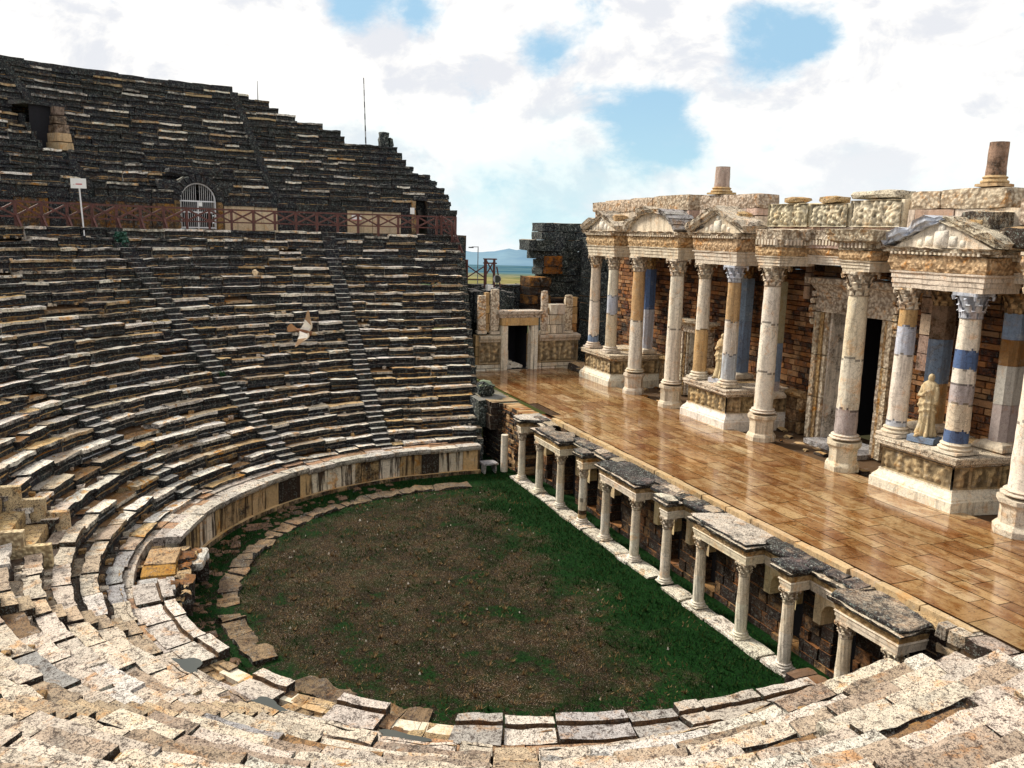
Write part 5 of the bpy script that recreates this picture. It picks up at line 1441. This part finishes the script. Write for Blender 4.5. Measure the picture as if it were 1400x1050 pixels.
# mould() outward is right of travel: along +Y that is +X, towards the stage
mb = MB(); ashlar(mb, 11.2, 12.35, XV - .1, 5.15, 6.9, .4, (.5, .8), (.35, .5), [IV, CREAM], .02, axis='y', ragged=.5); ashlar(mb, 11.15, 13.3, XV - .35, 5.15, 7.3, .4, (.4, .6), (.5, .9), [OC, (.5, .3, .16, .3)], .03, axis='y', ragged=.9); ashlar(mb, 7.3, 7.6, XV - .2, 5.3, 7.6, .4, (.4, .6), (.3, .5), [OC], .02, axis='y'); mb.build('upright_slabs', MS_marble, SV)
def pil(label, y, w, z0, z1):
    o = thing('carved_pilaster', label, 'pilaster', 'broken carved pilasters by the side door')
    mb = MB(); rbox(mb, XV - .35, XV + .06, y - w / 2 - .05, y + w / 2 + .05, z0, z0 + .18, CREAM, .01, (1, 2, 1), .02); mb.build('base', MS_marble, o)
    mb = MB(); rbox(mb, XV - .3, XV, y - w / 2, y + w / 2, z0 + .18, z1, vary(CREAM, .06), .012, (2, 2, 6), .05); mb.build('shaft', MS_carved, o)
pil('left pair outer carved pilaster stump by the side door', 7.05, .50, 5.25, 7.45)
pil('taller carved pilaster directly left of the side door', 7.85, .52, 5.2, 7.8)
pil('carved pilaster directly right of the side door', 10.98, .42, 5.15, 7.7)
pil('rightmost carved pilaster stump beside the far podium', 12.55, .50, 5.15, 7.45)
o = thing('side_door_frame', 'moulded stone frame of the low dark door at the far end of the stage', 'door frame')
mb = MB()
for y0_, y1_, dx in ((8.20, 8.40, .05), (8.40, 8.62, .0), (10.08, 10.28, .0), (10.28, 10.5, .05)):
    rbox(mb, XV - .4, XV + .12 + dx, y0_, y1_, ZS - .1, 5.7, vary(IV, .06), .006, (1, 1, 6), .012)
mb.build('jambs', MS_marble, o)
mb = MB(); rbox(mb, XV - .4, XV + .16, 8.2, 10.5, 5.7, 6.15, vary(OC, .06), .006, (1, 6, 2), .012); mb.build('lintel', MS_marble, o)
mb = MB(); mould(mb, [(XV - .3, 8.12), (XV + .12, 8.12), (XV + .12, 10.58), (XV - .3, 10.58)][::1], [(-.3, 6.15), (0, 6.15), (.05, 6.28), (.14, 6.38), (.18, 6.55), (-.3, 6.6)], vary(CREAM, .05), jit=.01, sub=.5); mb.build('cornice', MS_near, o)
mb = MB()
for b_ in ((XV - 2.4, XV - .6, 8.55, 8.6, ZS - .2, 5.75), (XV - 2.4, XV - .6, 10.1, 10.15, ZS - .2, 5.75), (XV - 2.4, XV - .6, 8.6, 10.1, 5.72, 5.76), (XV - 2.45, XV - 2.4, 8.6, 10.1, ZS - .2, 5.75)): rbox(mb, *b_, DIRT, 0, (1, 1, 1), 0)
rbox(mb, XV - 2.4, XV - .3, 8.6, 10.1, ZS - .2, ZS - .02, DIRT, 0, (1, 1, 1), 0)
mb.build('passage', M_dark, o)
mb = MB()
for (xx, yy, s, h_) in ((XV - .6, 9.0, .22, .18), (XV - .8, 9.4, .3, .3), (XV - 1.1, 9.1, .3, .4), (XV - .9, 8.8, .22, 1.1), (XV - .7, 9.7, .2, .2)): rbox(mb, xx - s, xx + s, yy - s, yy + s, ZS - .05, ZS + h_, vary(WH, .1), .04, (2, 2, 2), .06)
tag(mb.build('fallen_stones', MS_marble), 'heap of pale stones inside the low dark side door', 'stone heap')
mb = MB(); rbox(mb, -19.9, -18.3, 12.3, 13.4, ZS - .1, ZS + .45, vary(TAN, .1, st=.5), .04, (4, 3, 2), .12)
tag(mb.build('fallen_block', MS_near), 'rounded block lying between the side wall and the farthest podium', 'stone block')
# dark ruin behind
RN = thing('ruined_wall', 'dark overhanging ruined masonry rising behind the far end of the stage', 'ruin')
DK = [(.24, .24, .22, .85), (.3, .27, .22, .8), (.36, .25, .16, .65)]
def ruin(mb, y0, y1, z0, z1, x, cols, st=None): ashlar(mb, y0, y1, x, z0, z1, 1.6, (.42, .62), (.6, 1.4), cols, .07, axis='y', n=(1, 2, 2), st=st)
mb = MB(); ruin(mb, 12.6, 16.4, 2.5, 8.4, -24, DK); ruin(mb, 12.3, 16.4, 8.4, 9.4, -23.9, DK); ruin(mb, 11.9, 16.4, 9.4, 9.9, -23.8, DK); ruin(mb, 11.3, 16.3, 9.9, 10.6, -23.8, DK); ruin(mb, 12.1, 16.4, 10.6, 11.1, -23.8, DK); ruin(mb, 12.2, 15.3, 11.1, 11.65, -23.85, DK)
mb.build('dark_masonry', MS_black, RN)
mb = MB(); ruin(mb, 12.4, 13.6, 8.5, 9.6, -23.55, [(.34, .15, .06, .3)], .35); ruin(mb, 11.3, 12.7, 6.2, 8.3, -23.4, [(.40, .22, .1, .4), (.3, .16, .08, .5)]); ruin(mb, 12.7, 15.5, 2.5, 7.0, -23.3, [(.3, .2, .12, .6)])
mb.build('red_brown_core', MS_brick, RN)
mb = MB(); ruin(mb, 14.6, 17.5, 2.5, 10.8, -21.5, DK); mb.build('dark_masonry', MS_black, RN)
o = thing('boundary_wall', 'low dark rubble wall crossing behind the side door below the fields', 'wall')
mb = MB(); ashlar(mb, 8.0, 11.6, -25.0, 2, 7.75, 1., (.3, .45), (.4, .9), DK + [(.3, .22, .14, .6)], .05, axis='y'); mb.build('masonry', MS_black, o)
# brick pier and boulder at the far orchestra corner
mb = MB(); ashlar(mb, -14.4, -12.1, 5.0, -.1, 2.95, 1.1, (.2, .3), (.3, .6), [(.16, .17, .13, .9), (.28, .2, .12, .6)], .03); ashlar(mb, -20.3, -12.3, 4.6, 1.6, 2.98, 1.45, (.3, .5), (.5, 1.), [(.18, .17, .14, .9), (.34, .26, .18, .5)], .04, n=(2, 2, 1)); ashlar(mb, -12.3, -9.7, 5.15, -.1, 2.95, .86, (.14, .2), (.3, .6), [(.36, .2, .11, .4), (.28, .15, .08, .5), (.45, .32, .2, .3)], .03)
tag(mb.build('rubble_pier', MS_brick), 'rough small-stone pier between the far seats and the stage front', 'masonry pier')
mb = MB(); rbox(mb, -14.2, -13.4, 4.5, 5.3, 3.0, 3.75, vary((.2, .24, .18, .9), .1), .06, (4, 4, 4), .22)
tag(mb.build('mossy_boulder', MS_black), 'dark green rounded boulder at the foot of the far side wall', 'boulder')
mb = MB(); rbox(mb, -14.6, -12.9, 4.2, 5.9, 1.6, 3.0, vary((.2, .2, .18, .9), .1), .05, (3, 3, 3), .08)
tag(mb.build('corner_block', MS_black), 'dark block under the mossy boulder', 'stone block')
ST = thing('stone_table', 'small stone bench standing in the grass at the far corner of the orchestra', 'stone bench')
mb = MB(); rbox(mb, -11.1, -10.4, 3.6, 4.35, .42, .52, vary(GREYS, .1), .01, (2, 2, 1), .02); mb.build('top_slab', MS_near, ST)
for yy in (3.68, 4.2):
    mb = MB(); rbox(mb, -11.0, -10.5, yy, yy + .1, 0, .42, vary(GREYS, .1), .01, (1, 1, 2), .02); mb.build('leg', MS_near, ST)

# ---------------------------------------------------------------- colonnade along the stage front
PX = [-9.07, -7.12, -5.06, -3.07, -1.25, .84, 2.76, 4.6, 6.62, 8.4, 10.35, 11.75]
YP = 4.92
plab = ['thin column farthest along the stage front', 'second thin column from the far end of the stage front', 'third thin column from the far end of the stage front', 'stained thin column with a dark break near its foot, fourth from the far end',
        'fifth thin column from the far end of the stage front', 'sixth thin column from the far end of the stage front', 'single projecting thin column seventh from the far end', 'eighth thin column from the far end, half of a pair',
        'spirally grooved column third from the near end of the colonnade', 'nearest tall spirally grooved column standing alone', 'short-looking column under the nearest long slab', 'hidden last column in the dark gap under the nearest slab']
for i, x in enumerate(PX):
    o = thing('front_column', plab[i], 'column', 'thin columns along the stage front', (x, YP, 0))
    z0 = .10
    mb = MB(); attic_base(mb, .165, z0, .20, vary(IV, .08), n=20); mb.build('base', MS_marble, o, sharp=50)
    tw = 5.5 if i >= 7 else 0.
    fl = (lambda a, z, tw=tw: 1 + .045 * math.cos(11 * a + tw * z)) if tw else None
    bands = [(.5, vary(IV, .08)), (1, vary(IV2, .08))]
    if i == 3: bands = [(.14, TAN), (.20, (.05, .03, .02, 1)), (.45, IV2), (1, IV)]
    mb = MB(); shaft(mb, .165, .145, z0 + .2, 1.93, bands, n=44 if tw else 20, fl=fl, rows=26 if tw else 10, jit=.01); mb.build('shaft', MS_marble, o, sharp=60 if tw else 50)
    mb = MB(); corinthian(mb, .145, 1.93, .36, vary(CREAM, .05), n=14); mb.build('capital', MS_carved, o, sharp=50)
o = thing('lone_column', 'short pale capless column standing free at the far end of the colonnade', 'column', None, (-10.75, 4.75, 0))
mb = MB(); shaft(mb, .17, .16, 0, 1.75, [(1, IV)], rows=8); mb.build('shaft', MS_marble, o, sharp=50)
# stylobate
SB = thing('stylobate', 'strip of white slabs under the thin front columns', 'slab strip')
mb = MB(); x = -9.8
while x < 12.2:
    l = R.uniform(.7, 1.5)
    if R.random() < .93: rbox(mb, x + .01, x + l - .01, 4.58 + R.gauss(0, .03), 5.25, -.1, .10 + R.gauss(0, .012), vary(WH, .12, st=.3), .015, (3, 2, 1), .03)
    x += l
mb.build('slabs', MS_near, SB)
# wall behind: brown masonry with round-headed niches
FW = thing('stage_front_wall', 'dark brown masonry wall with arched niches behind the thin front columns', 'wall')
nich = [(-8.1, .3), (-4.1, .36), (-2.15, .36), (1.8, .36), (3.7, .36), (7.5, .38), (9.4, .36)]
mb = MB(); ashlar(mb, -9.7, 12.1, 5.85, -.1, 2.9, .6, (.25, .4), (.35, .8), [(.30, .16, .09, .5), (.34, .19, .11, .42), (.26, .14, .085, .55), (.38, .25, .15, .4)], .02, [(c - w, c + w, .45, 2.2) for c, w in nich] + [(-6.6, -5.6, 0, 2.1), (10.75, 12.1, -.2, 2.5)])
mb.build('masonry', MS_brick, FW)
mb = MB(); rbox(mb, -9.7, 12.1, 6.3, 6.4, -.1, 2.9, BROWN, 0, (10, 1, 1), 0); mb.build('core', M_dark, FW)  # near-black sheet painting the darkness behind the wall openings
mb = MB()
for c, w in nich:
    y0_, y1_ = 5.40, 5.86; m = 10
    out = [(c - w - .26, 1.5), (c - w - .26, 2.42), (c + w + .26, 2.42), (c + w + .26, 1.5)]
    inn = [(c - w, 1.5)] + [(c - math.cos(math.pi * k / m) * w, 1.78 + math.sin(math.pi * k / m) * w) for k in range(m + 1)] + [(c + w, 1.5)]
    # front face as strips between the inner arch and the block outline
    oo = []
    for (x_, z_) in inn:
        dx, dz = x_ - c, z_ - 1.78
        if z_ <= 1.78: oo.append((c + math.copysign(w + .26, dx), z_))
        else:
            k_ = min((w + .26) / max(abs(dx), 1e-6), .64 / max(dz, 1e-6)); oo.append((c + dx * k_, 1.78 + dz * k_))
    V = []; F = []
    for (a, b) in zip(inn, oo): V += [(a[0], y0_, a[1]), (b[0], y0_, b[1]), (a[0], y1_, a[1])]
    for k in range(len(inn) - 1): F += [(k * 3, k * 3 + 1, k * 3 + 4, k * 3 + 3), (k * 3 + 3, k * 3 + 5, k * 3 + 2, k * 3)]
    cc = vary((.68, .56, .38, .15), .1)
    mb.add(V, F, cc)
    # shell hood ribs
    for k in range(1, 9):
        a0, a1 = math.pi * (k - .5) / 9, math.pi * (k + .5) / 9; am = (a0 + a1) / 2
        P0 = (c, 6.02, 1.80); mb.add([P0, (c - math.cos(a0) * w, y1_, 1.78 + math.sin(a0) * w), (c - math.cos(am) * w * .97, y1_ - .05, 1.78 + math.sin(am) * w * .97), (c - math.cos(a1) * w, y1_, 1.78 + math.sin(a1) * w)], [(0, 1, 2), (0, 2, 3)], shade(cc, .5 if k % 2 else .85))
    mould(mb, [(c - w - .28, 5.40), (c + w + .28, 5.40)], [(-.2, 2.42), (0, 2.42), (.05, 2.48), (.06, 2.54), (-.2, 2.56)], cc)
mb.build('shell_niches', MS_marble, FW)
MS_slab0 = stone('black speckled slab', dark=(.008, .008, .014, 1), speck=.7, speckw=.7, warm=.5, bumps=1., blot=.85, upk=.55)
# front entablatures and the slabs on them
def fent(label, path, z0=2.28, h=.42, c=CREAM):
    o = thing('front_entablature', label, 'entablature', 'entablature pieces along the stage front')
    mb = MB(); mould(mb, path, [(-.24, z0), (.0, z0), (.0, z0 + .10), (.02, z0 + .11), (.02, z0 + .20), (.05, z0 + .23), (.03, z0 + .26), (-.24, z0 + .26)], vary(c, .06), sub=.5, jit=.004); mb.build('architrave', MS_marble, o)
    mb = MB(); mould(mb, path, [(-.24, z0 + .262), (.02, z0 + .262), (.05, z0 + .38), (.07, z0 + h), (-.24, z0 + h)], vary(TAN, .06), sub=.3, jit=.006); mb.build('frieze', MS_carved, o)
    mb = MB(); mould(mb, path, [(-.26, z0 + h + .002), (.07, z0 + h + .002), (.17, z0 + h + .07), (.19, z0 + h + .14), (-.26, z0 + h + .14)], vary(CREAM, .08, st=.5), sub=.2, jit=.018, brk=.5); mb.build('cornice', MS_near, o)
pairs = [(1, 2, 'second pair'), (4, 5, 'middle pair'), (7, 8, 'third pair'), (10, 11, 'nearest pair')]
nmp = {1: 'second and third thin columns from the far end', 4: 'fifth and sixth thin columns from the far end', 7: 'grooved pair of thin columns near the middle right', 10: 'short-looking column beside the dark gap'}
for a, b, q in pairs: fent('projecting entablature over the ' + nmp[a], bay(PX[a] - .2, PX[b] + .2, 4.76, 5.6))
sg = {0: 'farthest thin column', 3: 'stained column with a dark break', 6: 'single column in the middle of the stage front', 9: 'nearest tall grooved column'}
for i in sg: fent('small projecting entablature block over the ' + sg[i], bay(PX[i] - .2, PX[i] + .2, 4.76, 5.6))
rec = [(PX[0] + .25, PX[1] - .25), (PX[2] + .25, PX[3] - .25), (PX[3] + .25, PX[4] - .25), (PX[5] + .25, PX[6] - .25), (PX[6] + .25, PX[7] - .25), (PX[8] + .25, PX[9] - .25), (PX[9] + .25, PX[10] - .25)]
rl = ['first', 'second', 'third', 'fourth', 'fifth', 'sixth', 'seventh']
mb = MB()
for (a, b) in rec:
    x = a - .2
    while x < b + .2:
        l = R.uniform(.4, .9); rbox(mb, x, min(x + l, b + .2), 5.30 + R.gauss(0, .05), 5.82, 2.86, 2.975 + R.gauss(0, .012), vary((.35, .28, .23, .9) if R.random() < .6 else (.5, .42, .33, .5), .25), .02, (3, 3, 1), .04); x += l + .01
tag(mb.build('ledge_slabs', MS_slab0), 'dark weathered ledge of small slabs between the columned projections', 'ledge')
for (a, b), q in zip(rec, rl): fent(q + ' recessed entablature link from the far end, set back above shell niches', [(a, 5.36), (b, 5.36)])
def slab(label, pts, c, z0=2.845, z1=2.945, tilt=0.):
    c = vary(c, .15); pts = [(x_, max(y_, 4.64)) for x_, y_ in pts]
    mb = MB(); n_ = len(pts); cxm = sum(p[0] for p in pts) / n_; cym = sum(p[1] for p in pts) / n_
    # refine outline
    P = []
    for i in range(n_):
        a, b = Vector(pts[i]), Vector(pts[(i + 1) % n_])
        k = max(1, int((b - a).length / .22))
        for j in range(k): p = a.lerp(b, j / k); P.append((p.x + R.uniform(-.03, .03), p.y + R.uniform(-.03, .03)))
    m = len(P); V = []
    for f, z in ((.97, z0), (1., z0 + .05), (1., z1 - .03), (.96, z1)):
        for x_, y_ in P: V.append((cxm + (x_ - cxm) * f, cym + (y_ - cym) * f, z + R.uniform(-.012, .012)))
    for x_, y_ in P: V.append((cxm + (x_ - cxm) * .5, cym + (y_ - cym) * .5, z1 + R.uniform(-.01, .015)))
    V.append((cxm, cym, z1))
    F = [(k * m + i, k * m + (i + 1) % m, (k + 1) * m + (i + 1) % m, (k + 1) * m + i) for k in range(4) for i in range(m)]
    F += [(4 * m + i, 4 * m + (i + 1) % m, 5 * m) for i in range(m)]
    mb.add(V, F, c)
    return tag(mb.build('cornice_slab', MS_slab), label, 'cornice slab', 'weathered slabs on the stage front')
MS_slab = MS_slab0
#MS_slab_ = stone('black speckled slab', dark=(.012, .012, .02, 1), speck=.95, speckw=1., warm=.2, bumps=.9, blot=.9)
SD = (.50, .42, .34, .85); SP_ = (.72, .66, .58, .6); SK = (.24, .19, .18, 1.)
slab('small pale slab on the farthest front column', [(-9.6, 4.5), (-8.7, 4.5), (-8.3, 5.3), (-8.0, 5.95), (-9.6, 5.95)], SP_)
slab('grey slab with one broken edge over the second front pair', [(-7.3, 5.5), (-7.1, 4.6), (-5.7, 4.5), (-4.7, 4.5), (-4.6, 5.2), (-5.8, 5.9), (-6.3, 5.2)], SD)
slab('narrow speckled slab set back behind the stained column', [(-4.5, 5.2), (-3.3, 5.25), (-2.6, 5.9), (-3.0, 6.0), (-4.4, 6.0)], SD)
slab('little grey cap slab on the stained front column', [(-3.5, 4.48), (-2.7, 4.48), (-2.65, 5.1), (-3.5, 5.15)], SD)
slab('long black speckled slab with a pointed end over the middle pair', [(-1.75, 5.0), (-1.55, 4.55), (1.1, 4.45), (1.35, 4.9), (.9, 5.9), (-1.2, 6.0)], SK)
slab('grey lichened slab right after the long pointed black one', [(1.55, 5.1), (1.65, 4.9), (2.3, 5.0), (3.0, 5.2), (3.1, 6.0), (1.6, 6.0)], SD)
slab('broken white cap slab on the single middle column', [(2.3, 4.4), (3.1, 4.42), (3.2, 5.0), (2.6, 5.15), (2.3, 4.9)], SP_)
slab('narrow dark blue slab behind the white capped single column', [(3.2, 5.1), (4.3, 5.2), (4.5, 5.95), (3.25, 6.0)], SK)
slab('long pale speckled slab over the grooved pair', [(4.2, 4.7), (4.4, 4.48), (6.9, 4.42), (7.0, 5.2), (6.6, 5.9), (4.6, 5.9)], SP_)
slab('dark slab set back between the grooved pair and the nearest column', [(7.1, 5.1), (8.0, 5.15), (8.9, 5.3), (9.1, 6.0), (7.0, 6.0)], SK)
slab('dark blue cap slab on the nearest tall grooved column', [(7.9, 4.42), (8.75, 4.42), (8.85, 5.15), (8.0, 5.2)], SK)
slab('large speckled slab with a hollow over the short-looking column', [(9.9, 4.9), (10.1, 4.45), (11.4, 4.45), (12.1, 4.5), (12.1, 5.6), (10.4, 5.9)], SD)
slab('clean beige slab at the near end of the stage front', [(11.4, 5.65), (12.7, 5.5), (12.9, 6.0), (11.5, 6.0)], (.55, .42, .27, .1))
# beige kerb in front of the paving
mb = MB(); x = -8
while x < 12.3:
    l = R.uniform(.8, 2.0); rbox(mb, x, x + l - .01, 5.78 + R.gauss(0, .02), 6.03, 2.88, 3.09, vary((.55, .42, .28, .25), .1), .008, (2, 1, 1), .015); x += l
tag(mb.build('stage_kerb', MS_marble), kind='structure')
# rough wall at the near end, and the dark pit
o = thing('rubble_wall', 'rough rubble wall with pale coping stones at the near end of the stage', 'wall')
mb = MB(); ashlar(mb, 12.2, 22, 5.6, -.2, 2.75, .8, (.16, .26), (.3, .7), [(.34, .25, .17, .5), (.22, .16, .12, .7), (.5, .4, .3, .3)], .04, n=(2, 1, 2)); ashlar(mb, 5.6, 6.2, 12.4, -.2, 2.9, .5, (.2, .3), (.3, .6), [(.3, .22, .15, .6)], .02, axis='y'); mb.build('masonry', MS_brick, o)
mb = MB(); ashlar(mb, 12.2, 22, 5.5, 2.75, 3.06, .75, (.28, .31), (.4, 1.1), [(.62, .56, .48, .3), (.4, .33, .28, .5)], .05, n=(3, 2, 1)); mb.build('coping', MS_near, o)
mb = MB(); ashlar(mb, 9.3, 11.3, 4.15, -.2, .62, .75, (.25, .3), (.4, .8), [(.2, .13, .09, .8)], .04, n=(2, 2, 1))
tag(mb.build('masonry_block', MS_brick), 'dark masonry block in front of the short-looking column', 'masonry block')

# ---------------------------------------------------------------- land around
def landz(x, y):
    d = math.hypot(x, y)
    if d < 60: return -1.5 if d < 45 else lerp(-1.5, -6, (d - 45) / 15)
    if d < 1500: z = lerp(-6, 11 - .0655 * 1500, (d - 60) / 1440)
    elif d < 2900: z = 11 - lerp(.0655, .0530, (d - 1500) / 1400) * d
    elif d < 12000: z = 11 - lerp(.0500, .0390, ((d - 2900) / 9100) ** .6) * d
    else:
        a = math.atan2(y, x); k = sstep(12000, 15500, d)
        ridge = .0165 + .006 * nz(a * 9, 0, 0) + .004 * nz(a * 31, 2, 0) + .0022 * nz(a * 90, 5, 0)
        if d > 12300: ridge += .0012 * nz(a * 300, d * .001, 5)
        slope = lerp(.0390, .0390 - ridge, k); z = 11 - slope * d
        if d > 16500: z -= (d - 16500) * .02
    return z + (nz(x * .003, y * .003, 1) * 3 if d > 200 else 0)
mb = MB(); radii = [0, 20, 40, 46, 60, 90, 150, 250, 400, 600, 900, 1300, 1500, 1900, 2300, 2700, 2900, 2950, 3500, 4500, 6000, 8000, 10000, 11500, 12000, 12600, 13200, 13800, 14400, 15000, 15600, 16200, 17500, 24000]
NA = 720; V = []; F = []
for r_ in radii:
    for i in range(NA): a = 2 * math.pi * i / NA; V.append((r_ * math.cos(a), r_ * math.sin(a), landz(r_ * math.cos(a), r_ * math.sin(a))))
for k in range(len(radii) - 1):
    for i in range(NA): F.append((k * NA + i, k * NA + (i + 1) % NA, (k + 1) * NA + (i + 1) % NA, (k + 1) * NA + i)) if k else F.append((0, NA + i, NA + (i + 1) % NA))
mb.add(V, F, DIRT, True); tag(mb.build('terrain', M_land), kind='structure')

# ---------------------------------------------------------------- camera, light, world
cam = bpy.data.cameras.new('camera'); co = bpy.data.objects.new('camera', cam); COL.objects.link(co); sc.camera = co
pi_, ro, yaw = rad(10.358), rad(1.447), rad(157.576)
fw = Vector((math.cos(yaw) * math.cos(pi_), math.sin(yaw) * math.cos(pi_), -math.sin(pi_))); rt = Vector((math.sin(yaw), -math.cos(yaw), 0)); up = rt.cross(fw)
r2 = rt * math.cos(ro) + up * math.sin(ro); u2 = up * math.cos(ro) - rt * math.sin(ro)
co.matrix_world = Matrix(((r2.x, u2.x, -fw.x, 23.98), (r2.y, u2.y, -fw.y, -9.287), (r2.z, u2.z, -fw.z, 11.0), (0, 0, 0, 1)))
cam.sensor_width = 36; cam.lens = 36 * 1134. / 1400; cam.clip_start = .1; cam.clip_end = 60000
sun_dir = Vector((-.78, -.62, .82)).normalized()     # towards the sun
L = bpy.data.lights.new('sun', 'SUN'); L.energy = 5.4; L.angle = rad(14); L.color = (1, .92, .78)
lo = bpy.data.objects.new('sun', L); COL.objects.link(lo); lo.rotation_euler = sun_dir.to_track_quat('Z', 'Y').to_euler()
w = bpy.data.worlds.new('World'); sc.world = w; w.use_nodes = True; t = w.node_tree; t.nodes.clear(); n = N(t)
out = n.n('ShaderNodeOutputWorld'); bg = n.n('ShaderNodeBackground'); t.links.new(bg.outputs[0], out.inputs[0])
sky = n.n('ShaderNodeTexSky'); sky.sky_type = 'NISHITA'; sky.sun_disc = False
sky.sun_elevation = math.asin(sun_dir.z); sky.sun_rotation = math.atan2(sun_dir.x, sun_dir.y)
tc = n.n('ShaderNodeTexCoord'); D = tc.outputs['Generated']
x = n.n('ShaderNodeSeparateXYZ'); t.links.new(D, x.inputs[0]); Z = x.outputs['Z']
zz = n.math('ADD', n.math('MAXIMUM', Z, 0.), .22)
cx = n.n('ShaderNodeCombineXYZ'); t.links.new(n.math('DIVIDE', x.outputs['X'], zz), cx.inputs[0]); t.links.new(n.math('DIVIDE', x.outputs['Y'], zz), cx.inputs[1]); cx.inputs[2].default_value = 3.1
DS = n.scalev(D, (1., 1., 1.7)); cl = n.noise(DS, 5.2, 10, .6, .25); cl2 = n.noise(DS, 17., 8, .62, .1)
def blob(px, py, w_, amp):
    d = (fw + r2 * ((px - 700) / 1134.) + u2 * ((525 - py) / 1134.)).normalized()
    v = n.n('ShaderNodeVectorMath', operation='DISTANCE'); t.links.new(D, v.inputs[0]); v.inputs[1].default_value = d
    return n.rng(v.outputs['Value'], 0., w_, amp, 0.)
acc = None
# broad openings in the cloud (directions in the sky where blue shows)
for b_ in ((880, 165, .10, .17), (645, 150, .07, .22), (745, 75, .05, .22), (1075, 75, .09, .20), (480, 5, .06, .28), (570, 10, .05, .16), (1290, 120, .06, .14), (1385, 20, .06, .14), (1010, 40, .08, .16), (800, 20, .07, .12), (1130, 30, .07, .12), (640, 290, .12, .06), (930, 190, .07, .14), (1050, 205, .05, .12)):
    v = blob(*b_); acc = v if acc is None else n.math('ADD', acc, v)
dens = n.math('ADD', n.math('ADD', n.math('MULTIPLY', cl, .75), n.math('MULTIPLY', cl2, .25)), .155)
dens = n.math('SUBTRACT', dens, acc)
f = n.rng(dens, .41, .575)
blue = n.mix(1., sky.outputs[0], (.10, .10, .10, 1), 'MULTIPLY')
blue = n.mix(.8, blue, (.46, .76, 1.0, 1))
shade_ = n.rng(n.noise(DS, 7.5, 7, .6, .3), .40, .54)
cloud = n.mix(shade_, (.88, .90, .95, 1), (1.2, 1.17, 1.12, 1))
c = n.mix(f, blue, cloud)
hz = n.rng(Z, .18, -.02); c = n.mix(n.math('MULTIPLY', hz, .8), c, n.mix(n.rng(cl, .4, .6), (.62, .93, 1.0, 1), (.98, 1.02, 1.04, 1)))
t.links.new(c, bg.inputs[0]); bg.inputs[1].default_value = .95
sc.view_settings.view_transform = 'Standard'; sc.view_settings.look = 'None'; sc.view_settings.exposure = 0; sc.view_settings.gamma = 1
sc.render.engine = 'CYCLES'; sc.cycles.use_denoising = True
sc.cycles.max_bounces = 5; sc.cycles.diffuse_bounces = 3; sc.cycles.glossy_bounces = 3
